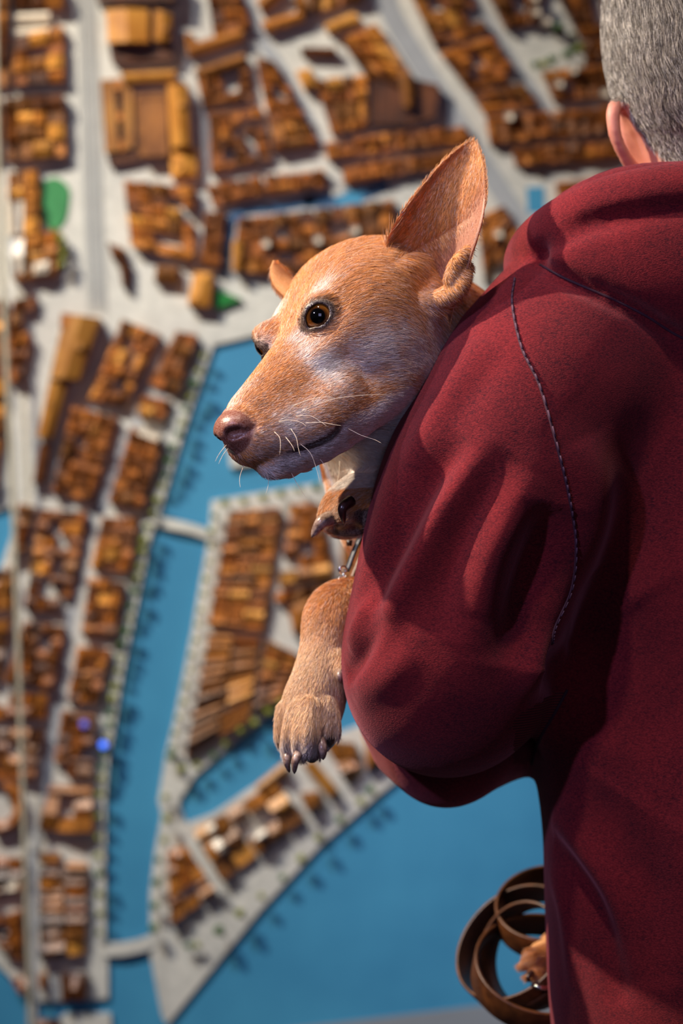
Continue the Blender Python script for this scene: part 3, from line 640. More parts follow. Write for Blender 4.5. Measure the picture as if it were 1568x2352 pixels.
# the cloth pushed into folds along lines on its surface: (line, width, height)
HT = bvh(HV, HFc); HN = vnormals(HV, HFc); push = np.zeros(len(HV))
for pts, sg, am in (
        ([(1085, 985), (1020, 1055), (962, 1125), (905, 1235), (862, 1330), (846, 1420)], 0.017, -0.017),
        ([(1130, 990), (1030, 1145), (958, 1285), (896, 1410), (850, 1500), (803, 1585)], 0.012, 0.010),
        ([(1195, 1030), (1132, 1117), (1066, 1226), (1022, 1363), (1000, 1490)], 0.020, -0.014),
        ([(1235, 1060), (1155, 1212), (1114, 1300), (1085, 1440)], 0.018, 0.008),
        ([(1285, 1150), (1256, 1260), (1214, 1390), (1176, 1560)], 0.026, -0.026),
        ([(862, 1330), (828, 1430), (800, 1490)], 0.010, 0.007),
        ([(905, 1395), (852, 1485), (818, 1530), (790, 1556)], 0.009, -0.011),
        ([(960, 1480), (880, 1560), (800, 1620)], 0.014, 0.006),
        ([(1120, 760), (1010, 940), (930, 1090)], 0.016, 0.005), ([(1160, 800), (1070, 920), (1010, 1010)], 0.014, -0.004),
        ([(1262, 1915), (1310, 1985), (1370, 2080), (1410, 2200), (1430, 2340)], 0.014, -0.010),
        ([(1256, 1870), (1338, 1960), (1412, 2080), (1455, 2280)], 0.014, 0.008),
        ([(1290, 1760), (1400, 1900), (1500, 2080), (1530, 2300)], 0.022, -0.007),
        ([(1400, 1380), (1480, 1560), (1500, 1720), (1440, 1860)], 0.055, -0.022),
        ([(1330, 1000), (1370, 1150), (1350, 1350)], 0.025, 0.008),
        ([(1300, 900), (1400, 1000), (1520, 1060)], 0.030, -0.006),
        ([(1260, 1990), (1300, 2100), (1320, 2300)], 0.012, 0.005)):
    q = [hit(HT, x, y)[0] for x, y in spline([(x, y, 0) for x, y in pts], 40)[:, :2]]; q = np.array([z for z in q if z is not None])
    if len(q) < 4: continue
    q = spline(np.array([q[max(0, i - 3):i + 4].mean(0) for i in range(0, len(q), 3)]), 120)
    near = np.where(np.all((HV > q.min(0) - 3.2 * sg) & (HV < q.max(0) + 3.2 * sg), axis=1))[0]
    dd = np.linalg.norm(HV[near][:, None, :] - q[None], axis=2); j = dd.argmin(1); t = j / (len(q) - 1.0)
    push[near] += am * np.exp(-(dd.min(1) / sg) ** 2) * np.clip(np.sin(np.pi * np.clip(t, 0.02, 0.98)), 0, 1) ** 0.7
HV = HV + HN * push[:, None]
hoodie = np_mesh('hoodie', HV, HFc, [M_hood, M_rib.m], person)
HT = bvh(HV, HFc)
# rib panel below the armpit
cen = HV[HFc].mean(1); pxx = 784 + cen[:, 0] / cen[:, 1] * F; pyy = 1176 - (cen[:, 2] - CAMZ) / cen[:, 1] * F
line = np.interp(pyy, [1590, 1640, 1700, 1755], [1300, 1272, 1238, 1222])
rib = ((pxx < line) & (pxx > 1180) & (pyy > 1590) & (pyy < 1755) & (cen[:, 1] < 2.11) & (pxx > 1300 - (pyy - 1575) * 1.6)) | (pyy > 2470)
hoodie.data.polygons.foreach_set('material_index', rib.astype(np.int32))
def seam_line(name, pts, r, dash, mat, lift=0.0004, n=70):
    q = [hit(HT, x, y) for x, y in spline([(x, y, 0) for x, y in pts], n)[:, :2]]; q = [a + b * lift for a, b in q if a is not None]; V, Fc = [], []
    i = 0
    while i < len(q) - 1:
        L_ = dash or len(q); seg = q[i:i + L_ + 1]
        if len(seg) > 1:
            v, f = tube(seg, r, 6); n0 = len(V); V += v; Fc += [tuple(t + n0 for t in g) for g in f]
        i += L_ + (1 if dash else 0)
    o = mesh_obj(name, V, Fc, mat, hoodie, True); return o
ARM = [(1182, 640), (1176, 700), (1198, 800), (1240, 890), (1285, 1050), (1308, 1150), (1322, 1250), (1312, 1350), (1274, 1440), (1266, 1480)]
seam_line('armhole_seam', ARM, 0.0013, 0, M_stitch, 0.0)
seam_line('armhole_stitch', [(x + 1, y) for x, y in ARM], 0.0008, 2, M_stitch2, 0.0010, 130)
seam_line('side_seam', [(1302, 1585), (1272, 1640), (1238, 1700), (1222, 1755)], 0.0014, 0, M_stitch, 0.0)

seam_line('hood_crease_shade', [(1240, 608), (1300, 641), (1400, 684), (1480, 724), (1566, 776), (1640, 792)], 0.0012, 0, M_stitch, -0.0002, 60)  # dark line laid in the hood's crease to deepen its shade
# head, neck and hands: one skin
SF = Field((0.14, 1.92, 1.36), (0.52, 2.30, 1.80), 0.0030)
HX = 1628
SF.ell(L(HX, -10, 2.09), (m(232, 2.09), 0.098, m(290, 2.09)), k=0.0)
SF.ell(L(HX + 4, 190, 2.085), (m(212, 2.085), 0.088, m(200, 2.085)), k=0.05)
SF.ell(L(HX + 6, 330, 2.13), (m(150), 0.055, m(150)), k=0.04)                 # jaw
SF.ell(L(HX + 6, 450, 2.168), (m(60), 0.022, m(50)), k=0.03)                  # chin
SF.chain([L(HX + 8, 200, 2.19), L(HX + 8, 290, 2.212)], [0.011, 0.016], 0.02)     # nose
SF.chain([L(HX - 80, 150, 2.165), L(HX + 95, 150, 2.165)], [0.018, 0.018], 0.02)   # brow
for sx in (-1, 1): SF.ell(L(HX + 6 + sx * 85, 205, 2.192), (0.017, 0.014, 0.012), k=0.012, cut=True)
SF.chain([L(HX - 55, 372, 2.188), L(HX + 66, 372, 2.188)], [0.004, 0.004], 0.006, cut=True)
SF.chain([L(HX + 20, 260, 2.075), L(1665, 420, 2.085), L(1690, 620, 2.10)], [0.060, 0.056, 0.062], 0.03)
for sx in (-1, 1):
    ex = lambda x: HX + 4 + (x - HX - 4) * (1 if sx < 0 else -1)
    SF.chain([L(ex(1440), 262, 2.075), L(ex(1418), 240, 2.062), L(ex(1407), 262, 2.055), L(ex(1413), 312, 2.055), L(ex(1436), 362, 2.065), L(ex(1466), 402, 2.08)], [m(13), m(15), m(16), m(15), m(15), m(18)], 0.004, n=20)
    SF.chain([L(ex(1446), 268, 2.09), L(ex(1450), 320, 2.09), L(ex(1482), 392, 2.10)], [m(22), m(26), m(26)], 0.010, n=10)
SV, SFc = SF.mesh(1)
head = np_mesh('body', SV, SFc, M_skin, person)
head['label'] = 'bare neck, ear and head'
# hand that steadies the dog (left) and the one that holds its hind legs and the lead (right)
HA = Field((0.16, 2.12, 0.80), (0.44, 2.42, 1.14), 0.0028)
def hand(wrist, palm, tips, thumb, curl):
    HA.chain([wrist, palm], [0.027, 0.034], 0.012)
    for i, t in enumerate(tips):
        t = np.array(t); base = palm + (t - palm) * 0.28; mid = palm + (t - palm) * 0.62 + np.array(curl) * 0.6; HA.chain([base, mid, t], [0.0105, 0.0095, 0.008], 0.006)
    th = np.array(thumb); HA.chain([wrist + (palm - wrist) * 0.5, (wrist + palm) / 2 + (th - palm) * 0.5, th], [0.013, 0.011, 0.009], 0.008)
wr, pa = P(1560, 1620, 2.29), P(1660, 1610, 2.31)
hand(wr, pa, [pa + np.array(o) for o in ((0.085, 0.02, 0.032), (0.095, 0.024, 0.010), (0.090, 0.024, -0.013), (0.074, 0.022, -0.034))], pa + np.array((0.045, 0.015, 0.062)), (0.0, 0.016, 0))
wr, pa = P(1600, 2050, 2.33), P(1500, 2100, 2.31)
hand(wr, pa, [pa + np.array(o) for o in ((-0.080, -0.005, 0.020), (-0.088, -0.002, -0.002), (-0.084, 0.0, -0.024), (-0.066, 0.0, -0.042))], pa + np.array((-0.040, -0.035, 0.045)), (0, -0.018, 0))
AV, AFc = HA.mesh(1); ho = np_mesh('hand', AV, AFc, M_skin, person); ho['label'] = 'hands closing under the dog'
# trousers and shoes
M_jean = plain('dark_denim', srgb(34, 38, 54), 0.85, vary=0.3, scale=200); M_shoe = plain('black_leather_shoe', srgb(26, 24, 24), 0.5)
TF = Field((0.02, 1.84, 0.02), (0.70, 2.38, 0.93), 0.008)
bx = pbase[0]
TF.ell((bx, 2.10, 0.84), (0.155, 0.12, 0.12), k=0.0)
for s in (-1, 1): TF.chain([(bx + s * .072, 2.10, .80), (bx + s * .09, 2.11, .48), (bx + s * .105, 2.10, .10)], [0.085, 0.075, 0.06], 0.03)
TV, TFc = TF.mesh(1); np_mesh('trousers', TV, TFc, M_jean, person)
for s in (-1, 1):
    sf = Field((bx + s * .105 - .08, 1.96, -0.01), (bx + s * .105 + .08, 2.36, 0.16), 0.006)
    sf.chain([(bx + s * .105, 2.07, .045), (bx + s * .107, 2.18, .042), (bx + s * .112, 2.27, .036)], [0.045, 0.042, 0.036], 0.01); sf.ell((bx + s * .105, 2.09, .07), (.042, .05, .05), k=.02)
    v_, f_ = sf.mesh(1); v_[:, 2] = np.maximum(v_[:, 2], 0.0); np_mesh('shoe', v_, f_, M_shoe, person)
# ------------------------------------------------------------------ the dog
HD = 1.965                                        # distance of the point between its eyes
HO = P(684, 757, HD); hs = 32.5 * HD / F          # one head unit
def head_axes(pitch, roll, yaw):
    R = np.array([[-0.654, 0.674, -0.344], [0.302, -0.184, -0.935], [-0.693, -0.716, -0.083]]); u, v, w = R.T.copy()
    u /= np.linalg.norm(u); v -= u * (u @ v); v /= np.linalg.norm(v); w = w - u * (u @ w) - v * (v @ w); w /= np.linalg.norm(w)
    a = math.radians(yaw); u, v = math.cos(a) * u + math.sin(a) * v, math.cos(a) * v - math.sin(a) * u
    a = math.radians(pitch); u, w = math.cos(a) * u - math.sin(a) * w, math.cos(a) * w + math.sin(a) * u
    a = math.radians(roll); v, w = math.cos(a) * v + math.sin(a) * w, math.cos(a) * w - math.sin(a) * v
    return np.stack([u, v, w], 1)
_R = head_axes(6, 6, -2)
HR = np.stack([_R[0], _R[2], -_R[1]])             # columns: forward u, left v, up w in the world
U_, V_, W_ = HR[:, 0], HR[:, 1], HR[:, 2]
def H(u, v, w): return HO + hs * (HR @ np.array([u, v, w], float))
def toH(p): return ((p - HO) @ HR) / hs
DF = Field(P(440, 1800, 1.86) * np.array([1, 0, 1]) + np.array([0, 1.82, 0]), P(1180, 560, 1.9) * np.array([1, 0, 1]) + np.array([0.0, 2.30, 0.03]), 0.00165)
def he(c, r, k=0.6, cut=False, sym=True):
    for s in ((1, -1) if sym and abs(c[1]) > 1e-6 else (1,)): DF.ell(H(c[0], c[1] * s, c[2]), np.array(r) * hs, HR, k * hs, cut)
def hc(pts, rad, k=0.6, cut=False, n=None, sym=True):
    for s in ((1, -1) if sym and any(abs(q[1]) > 1e-6 for q in pts) else (1,)): DF.chain([H(q[0], q[1] * s, q[2]) for q in pts], np.array(rad) * hs, k * hs, cut, n)
# skull
he((-5.6, 0, -1.6), (5.5, 4.1, 2.6), 0)
he((-2.4, 0, -0.3), (3.0, 3.2, 1.4), 1.5)
he((-1.1, 2.4, 0.75), (1.6, 1.1, 0.6), 0.9)                        # brow
he((-3.6, 3.0, -2.8), (3.9, 2.3, 3.7), 2.0)                         # cheek
hc([(-4.5, 3.9, -1.2), (-0.8, 3.35, -1.7), (1.6, 2.3, -2.4)], [1.1, 0.8, 0.8], 1.2)    # cheek bone
# muzzle
hc([(-0.8, 0, -2.4), (4.5, 0, -4.0), (8.5, 0, -4.7)], [2.4, 2.25, 1.75], 1.4, n=8)
hc([(-0.3, 0, -0.95), (4.8, 0, -2.5), (8.8, 0, -3.6)], [1.3, 1.1, 1.0], 1.2, n=8)
hc([(1.5, 2.1, -5.4), (4.8, 1.75, -6.1), (8.3, 0.85, -5.4)], [1.9, 1.6, 1.2], 1.2, n=8)   # flews
# jaw and throat
hc([(-4.5, 2.3, -5.8), (0.0, 2.0, -6.9), (4.5, 1.25, -7.55), (7.8, 0.35, -7.15)], [1.9, 1.6, 1.25, 0.9], 0.9, n=10)
hc([(-4.0, 0, -5.2), (2.0, 0, -6.2), (6.0, 0, -6.3)], [2.8, 1.9, 1.2], 1.2)
# mouth line
MOUTH = [(9.1, 0.25, -6.1), (8.1, 1.25, -6.6), (7.0, 1.95, -7.05), (5.9, 2.5, -7.4), (4.9, 3.0, -7.45), (4.2, 3.35, -7.2)]
hc(MOUTH, [0.12, 0.17, 0.19, 0.19, 0.16, 0.08], 0.22, True, n=24)
# nose leather
NZ = np.array([9.55, 0, -3.85])
def nz(*q): return tuple(NZ + np.array(q))
he(nz(0, 0, 0), (1.35, 1.6, 1.3), 0.35); hc([nz(.45, 0, -1.0), nz(0.1, 0, -1.9)], [0.42, 0.32], 0.3)
hc([nz(1.05, 0.72, -0.2), nz(0.75, 1.1, -0.3)], [0.42, 0.38], 0.2, True); hc([nz(0.8, 1.12, -0.42), nz(0.1, 1.6, -0.6), nz(-.4, 1.75, -0.45)], [0.22, 0.18, 0.1], 0.15, True)
hc([nz(1.45, 0, 0.15), nz(1.15, 0, -0.75), nz(0.6, 0, -1.6)], [0.10, 0.13, 0.1], 0.15, True)
# eyes: lids over a ball, an almond opening cut along the gaze
EYE_R = 1.15
EYES = []
for s in (1, -1):
    ec = np.array([0.05, 2.62 * s, 0.12]); en = np.array([0.70, 0.70 * s, 0.10]); en /= np.linalg.norm(en)
    if s < 0: ec = np.array([0.45, -2.75, 0.1])
    EYES.append((ec, en))
    DF.ell(H(*(ec + np.array([0, 0, 0.05]))), EYE_R * 1.2 * hs, None, 0.6 * hs)
    a = np.cross([0, 0, 1], en); a /= np.linalg.norm(a); b = np.cross(en, a); M3 = HR @ np.stack([en, a, b], 1)
    rot = math.radians(12 * s); a2 = a * math.cos(rot) + b * math.sin(rot); b2 = np.cross(en, a2); M3 = HR @ np.stack([en, a2, b2], 1)
    DF.ell(H(*(ec + en * 1.3)), np.array([1.05, 0.98, 0.72]) * hs, M3, 0.10 * hs, True)
    inn = -a2 * s; DF.ell(H(*(ec + en * 1.05 + inn * 0.85 - b2 * 0.12)), np.array([0.5, 0.42, 0.24]) * hs, M3, 0.10 * hs, True)
    EYES[-1] = (ec, en, a2, b2, inn)
    DF.ell(H(*ec), EYE_R * 0.99 * hs, None, 0.0, True)
# ear roots
he((-8.6, 3.0, -1.0), (1.6, 1.4, 1.6), 2.0, sym=False)
he((-6.6, -3.2, 1.2), (1.5, 1.3, 1.4), 1.4, sym=False)
# neck and chest, hidden further down behind the sleeve
DF.chain([H(-6.5, 0, -1.2), P(985, 905, 2.13), P(1085, 1120, 2.215)], [4.9 * hs, 0.082, 0.098], 0.035, n=10)
DF.chain([H(-3.0, 0, -4.6), P(905, 1060, 2.09), P(1010, 1240, 2.15)], [2.6 * hs, 0.052, 0.07], 0.03, n=8)
# lower foreleg that hangs over the sleeve
def leg(pts, k=0.012, n=None):
    DF.chain([P(x, y, d) for x, y, d, r in pts], [px2m(r, d) for x, y, d, r in pts], k, n=n)
leg([(1000, 1400, 2.17, 80), (880, 1392, 2.10, 60), (790, 1398, 2.055, 58), (762, 1428, 2.04, 55), (750, 1490, 2.03, 50), (735, 1560, 2.02, 53), (718, 1620, 2.012, 58)], 0.012, 16)
DF.ell(P(716, 1628, 2.014), (px2m(58), 0.018, px2m(56)), k=0.015)
DF.ell(P(716, 1676, 2.028), (px2m(50), 0.016, px2m(46)), k=0.010)
for pts in ([(664, 1625, 2.012, 24), (657, 1672, 2.016, 22), (653, 1704, 2.022, 16)],
            [(690, 1622, 1.998, 25), (675, 1685, 1.992, 23), (666, 1728, 2.0, 18)],
            [(712, 1622, 1.992, 27), (702, 1690, 1.984, 27), (697, 1726, 1.992, 23)],
            [(744, 1615, 1.998, 27), (750, 1672, 1.996, 26), (748, 1702, 2.004, 20)]): leg(pts, 0.0018, 8)
leg([(716, 1735, 2.0, 18), (724, 1722, 2.01, 16)], 0.004); leg([(762, 1690, 2.012, 14), (756, 1706, 2.012, 12)], 0.004)
leg([(778, 1515, 2.01, 20), (789, 1538, 2.0, 17)], 0.006)             # dew claw toe
# upper forepaw, tucked in with its pads to the camera
leg([(1000, 1080, 2.13, 66), (900, 1122, 2.045, 60), (845, 1142, 2.022, 56), (795, 1166, 2.012, 46), (768, 1190, 2.008, 32)], 0.008, 12)
leg([(860, 1150, 2.0, 38), (815, 1165, 1.992, 34), (780, 1190, 1.995, 26)], 0.006, 8)
leg([(845, 1175, 2.03, 42), (800, 1200, 2.03, 30), (775, 1210, 2.03, 20)], 0.006, 6)
leg([(868, 1184, 1.994, 26), (838, 1190, 1.99, 26)], 0.003); leg([(828, 1214, 1.998, 17), (790, 1216, 2.0, 16), (770, 1212, 2.004, 11)], 0.003, 6)   # pads
# hollow of the ear, then the folds in front of its opening
DF.ell(P(1000, 596, 1.952), (px2m(56), 0.034, px2m(96)), np.array([[.95, 0, .31], [0, 1, 0], [-.31, 0, .95]]), 0.012, True)
DF.chain([P(1076, 572, 1.958), P(1050, 600, 1.958), P(1030, 640, 1.962)], [px2m(9), px2m(13), px2m(12)], 0.004, n=8)
DF.chain([P(1076, 612, 1.962), P(1066, 640, 1.960), P(1048, 668, 1.964), P(1006, 688, 1.970), P(960, 700, 1.975)], [px2m(10), px2m(14), px2m(18), px2m(20), px2m(18)], 0.008, n=10)
_v, _f = DF.mesh(0); _t = bvh(_v, _f)
for pts in ([(668, 1640), (664, 1690), (659, 1735)], [(694, 1630), (688, 1685), (682, 1735)], [(726, 1628), (726, 1690), (723, 1725)], [(763, 1640), (768, 1680)]):      # gaps between the toes
    q = [hit(_t, x, y) for x, y in spline([(x, y, 0) for x, y in pts], 8)[:, :2]]; q = [a + b * px2m(3) for a, b in q if a is not None]
    if len(q) > 2: DF.chain(q, np.linspace(px2m(4), px2m(9), len(q)), 0.004, True)
DV, DFc = DF.mesh(1)
# hind part: belly, rump, hind leg and the paw that shows by the lead
RF = Field((0.03, 2.10, 0.78), (0.46, 2.36, 1.30), 0.004)
RF.chain([P(1085, 1120, 2.23), P(1220, 1400, 2.285), P(1440, 1700, 2.31), P(1500, 1950, 2.30)], [0.075, 0.060, 0.050, 0.050], 0.02, n=10)
RF.chain([P(1500, 1900, 2.28), P(1460, 2080, 2.245), P(1350, 2150, 2.215), P(1285, 2185, 2.20), P(1236, 2210, 2.185)], [0.045, 0.030, 0.022, 0.018, 0.014], 0.01, n=12)
RV, RFc = RF.mesh(1)
QF = Field(P(1170, 2290, 2.2) - np.array([0, .09, 0]), P(1380, 2120, 2.2) + np.array([0, .05, 0]), 0.0018)
QF.chain([P(1350, 2150, 2.215), P(1285, 2190, 2.20), P(1250, 2205, 2.19)], [px2m(50), px2m(40), px2m(33)], 0.01)
QF.chain([P(1270, 2190, 2.18), P(1225, 2200, 2.172), P(1203, 2218, 2.17)], [px2m(28), px2m(24), px2m(13)], 0.004); QF.chain([P(1270, 2215, 2.18), P(1236, 2235, 2.168), P(1216, 2243, 2.168)], [px2m(26), px2m(20), px2m(12)], 0.004)
QV, QFc = QF.mesh(1)
# near ear: a cupped leaf between its two rims
rl = spline([P(940, 700, 1.995), P(912, 640, 1.99), P(888, 566, 1.98), P(921, 491, 1.97), P(964, 432, 1.972), P(1009, 379, 1.98), P(1052, 340, 1.988), P(1086, 323, 1.995)], 46)
rr = spline([P(1040, 704, 1.972), P(1062, 655, 1.962), P(1080, 590, 1.952), P(1094, 548, 1.948), P(1109, 492, 1.948), P(1114, 430, 1.956), P(1106, 366, 1.975), P(1086, 323, 1.995)], 46)
EV = []; NS = 29
for i in range(46):
    t = i / 45.0; dep = 0.040 * (1 - t) ** 0.8 * min(1.0, (1 - t) * 6) * (0.45 + 0.55 * min(1.0, t * 4))
    for j in range(NS):
        s = j / (NS - 1.0); b = rl[i] * (1 - s) + rr[i] * s; w = (4 * s * (1 - s)) ** 0.75
        EV.append(b + np.array([0.0, dep * w, 0.0]) + np.array([0, 0, -0.004 * w * (1 - t)]))
EV = np.array(EV); EF = np.array([(i * NS + j, i * NS + j + 1, (i + 1) * NS + j + 1, (i + 1) * NS + j) for i in range(45) for j in range(NS - 1)])
g = EV.reshape(46, NS, 3); du = np.gradient(g, axis=1); dv = np.gradient(g, axis=0); nn = np.cross(du, dv); nn /= np.linalg.norm(nn, axis=2)[..., None] + 1e-9
if nn[20, 14, 1] > 0: nn = -nn
thick = 0.0032 * np.clip(np.minimum(np.arange(NS), NS - 1 - np.arange(NS)) / 3.0, 0.25, 1)[None, :, None] * np.clip((45 - np.arange(46)) / 4.0, 0.2, 1)[:, None, None]
back = (g - nn * thick).reshape(-1, 3); nE = len(EV)
EF2 = EF[:, ::-1] + nE
side = [(i * NS, (i + 1) * NS, (i + 1) * NS + nE, i * NS + nE) for i in range(45)] + [((i + 1) * NS - 1 + nE, (i + 2) * NS - 1 + nE, (i + 2) * NS - 1, (i + 1) * NS - 1) for i in range(45)]
fn0 = np.cross(EV[EF[300, 1]] - EV[EF[300, 0]], EV[EF[300, 2]] - EV[EF[300, 0]])
if fn0[1] > 0: EF = EF[:, ::-1]; EF2 = EF2[:, ::-1]; side = [q[::-1] for q in side]
EVall = np.vstack([EV, back]); EFall = np.vstack([EF, EF2, np.array(side)])
# far ear: its outer half shows above the brow
fl = spline([P(664, 690, 2.02), P(630, 655, 2.035), P(621, 620, 2.045), P(628, 598, 2.05)], 16); fr = spline([P(700, 670, 2.045), P(668, 640, 2.06), P(650, 612, 2.06), P(637, 597, 2.055)], 16); FV = []
for i in range(16):
    c = (fl[i] + fr[i]) / 2; a = (fr[i] - fl[i]) / 2; up = (fl[min(i + 1, 15)] - fl[max(i - 1, 0)]); nrm = np.cross(a, up); nrm /= np.linalg.norm(nrm) + 1e-9; rr_ = np.linalg.norm(a)
    for j in range(14): th = 2 * math.pi * j / 14; FV.append(c + a * math.cos(th) + nrm * max(rr_ * 0.35, 0.002) * math.sin(th))
FV = np.array(FV); FFc = np.array([(i * 14 + j, i * 14 + (j + 1) % 14, (i + 1) * 14 + (j + 1) % 14, (i + 1) * 14 + j) for i in range(15) for j in range(14)])

parts_ = [(DV, DFc), (EVall, EFall), (FV, FFc), (RV, RFc), (QV, QFc)]
off = 0; VV, FF, REG = [], [], []
for i, (v, f) in enumerate(parts_): VV.append(v); FF.append(f + off); off += len(v); REG.append(np.full(len(v), i))
VV = np.vstack(VV); FF = np.vstack(FF); REG = np.concatenate(REG)
INNER = np.zeros(len(VV), bool); e0 = len(DV); INNER[e0:e0 + nE] = True

def smooth01(x, a, b): t = np.clip((x - a) / (b - a), 0, 1); return t * t * (3 - 2 * t)
def pxof(p): return 784 + p[:, 0] / p[:, 1] * F, 1176 - (p[:, 2] - CAMZ) / p[:, 1] * F
def vnoise(p, s):
    q = p * s; r = np.zeros(len(p))
    for a, f in ((1.0, 1.0), (0.5, 2.3), (0.25, 5.1)): r += a * np.sin(q[:, 0] * f + 1.3 * np.sin(q[:, 1] * f * 1.7)) * np.sin(q[:, 1] * f * 1.1 + 2.1) * np.cos(q[:, 2] * f * 0.9 + np.sin(q[:, 0] * f))
    return r
TAN = np.array(srgb(214, 146, 78)[:3]); DTAN = np.array(srgb(160, 92, 44)[:3]); LTAN = np.array(srgb(230, 192, 148)[:3]); WHT = np.array(srgb(236, 226, 220)[:3]); LIP = np.array(srgb(72, 40, 38)[:3]); NOSE = np.array(srgb(124, 62, 46)[:3]); PAD = np.array(srgb(34, 28, 30)[:3]); RIM = np.array(srgb(30, 17, 14)[:3]); PINK = np.array(srgb(196, 140, 122)[:3])
def blob(h, c, r): return np.exp(-(((h - np.array(c)) / np.array(r)) ** 2).sum(1))
def coat(p, inner=None, reg=None):
    """the dog's own colouring: tan, grizzled white about muzzle, cheek and throat; and the bare skin mask"""
    h = toH(p); n = vnoise(p, 160.0); px, py = pxof(p); ah = np.c_[h[:, 0], np.abs(h[:, 1]), h[:, 2]]
    c = np.tile(TAN, (len(p), 1)); 
    def mixin(col, a): c[:] = c * (1 - np.clip(a, 0, 1))[:, None] + col * np.clip(a, 0, 1)[:, None]
    mixin(DTAN, 0.45 * smooth01(n, -0.2, 1.0)); headm = (h[:, 0] > -11) & (py < 1120)
    wz = np.zeros(len(p))
    wz += 1.0 * blob(ah, (2.3, 2.4, -3.4), (1.3, 2.0, 2.4))             # streak under the eye
    wz += 0.9 * blob(ah, (-1.6, 3.8, -3.6), (2.6, 2.2, 2.0))
    wz += 0.95 * blob(ah, (6.0, 1.9, -5.6), (3.4, 1.8, 1.5))            # side of the muzzle
    wz += 0.95 * smooth01(-h[:, 2], 6.6, 7.5) * (h[:, 0] > -3)          # lower jaw
    wz += 0.85 * blob(ah, (2.0, 1.7, 0.3), (0.7, 0.9, 1.2)) + 0.75 * blob(ah, (-0.6, 2.7, 1.9), (1.9, 1.2, 0.55))     # round the eye
    wz += 0.85 * blob(ah, (6.5, 0.0, -2.6), (3.4, 0.8, 1.0))            # bridge
    wz += 0.9 * blob(ah, (-6.0, 4.0, -6.0), (3.5, 3.0, 3.0))            # throat
    wz += 0.35 * smooth01(vnoise(p, 420.0), 0.2, 0.9) * smooth01(-h[:, 2], 0.5, 4.0)
    wz *= (1.0 + 0.35 * n) * headm
    neck = (py < 1125) & (h[:, 0] < -5) & (px < 1130); wz += neck * 0.5 * smooth01(py, 880, 1050)
    leg1 = (py >= 1300) & (px < 900) & (reg != 3 if reg is not None else True)
    mixin(LTAN, 0.85 * leg1 * smooth01(py, 1380, 1520)); wz += leg1 * (0.75 * smooth01(py, 1665, 1725) + 0.2 * smooth01(py, 1560, 1640) * smooth01(px, 720, 770))
    up = (py > 1085) & (py < 1245) & (px < 920) & (h[:, 2] < -8.5); wz += up * (0.22 + 0.3 * n)
    c0 = c.copy(); mixin(WHT, wz)
    bare = np.zeros(len(p))
    nm = (((h - NZ - np.array([.25, 0, -.15])) / np.array([1.4, 1.85, 1.55])) ** 2).sum(1); a = smooth01(-nm, -1.12, -0.9); mixin(NOSE, a); bare = np.maximum(bare, a)
    ph = np.c_[h[:, 0], np.abs(h[:, 1]), h[:, 2]]; ml = spline(MOUTH, 40)
    d = np.full(len(p), 9.0); nearm = headm & (h[:, 2] < -4.5)
    if nearm.any(): d[nearm] = np.sqrt(((ph[nearm][:, None, :] - ml[None]) ** 2).sum(2)).min(1)
    a = smooth01(-d, -0.62 , -0.25); mixin(LIP, 0.95 * a); bare = np.maximum(bare, a)
    for ec, en, a2, b2, inn in EYES:
        q = h - ec; ax = q @ en; rad = np.linalg.norm(q - ax[:, None] * en, axis=1); dd = np.linalg.norm(q, axis=1)
        el = np.sqrt(((q @ a2) / 1.28) ** 2 + ((q @ b2) / 0.98) ** 2); qi = q - inn * 1.0; el = np.minimum(el, np.sqrt(((qi @ a2) / 0.62) ** 2 + ((qi @ b2) / 0.42) ** 2))
        a = smooth01(-el, -1.22, -0.96) * (ax > 0.1) * (dd < 2.3); mixin(RIM, a); bare = np.maximum(bare, a * 0.9)
    if reg is not None:
        e = (reg == 1)
        inn = e & (inner if inner is not None else False)
        s_ = smooth01(px - (885 + (690 - py) * 0.62), 30, 95)          # away from the hairy front rim
        mixin(PINK, inn * 0.75 * s_ * smooth01(py, 350, 420)); bare = np.maximum(bare, inn * s_ * 0.85)
        mixin(DTAN, e * (~(inner)) * 0.4); mixin(DTAN, inn * (1 - s_) * 0.35)
    for cx, cy, rx, ry in ((852, 1188, 46, 27), (802, 1216, 42, 18)):
        a = smooth01(-(((px - cx) / rx) ** 2 + ((py - cy) / ry) ** 2), -1.1, -0.7) * (p[:, 1] < 2.012); mixin(PAD, a); bare = np.maximum(bare, a)
    for cx, cy, rx, ry in ((718, 1742, 20, 14), (762, 1700, 16, 20)):
        a = smooth01(-(((px - cx) / rx) ** 2 + ((py - cy) / ry) ** 2), -1.1, -0.7); mixin(PAD, a * leg1); bare = np.maximum(bare, a * leg1)
    a = (reg == 4) * smooth01(py, 2226, 2240) if reg is not None else 0; mixin(PAD, a * 0.8)
    a = (reg == 4) * (px < 1222) if reg is not None else 0; mixin(PINK, a * 0.6)
    return c, bare, c0, np.clip(wz, 0, 1)
CC, BARE, C0, WZ = coat(VV, INNER, REG)
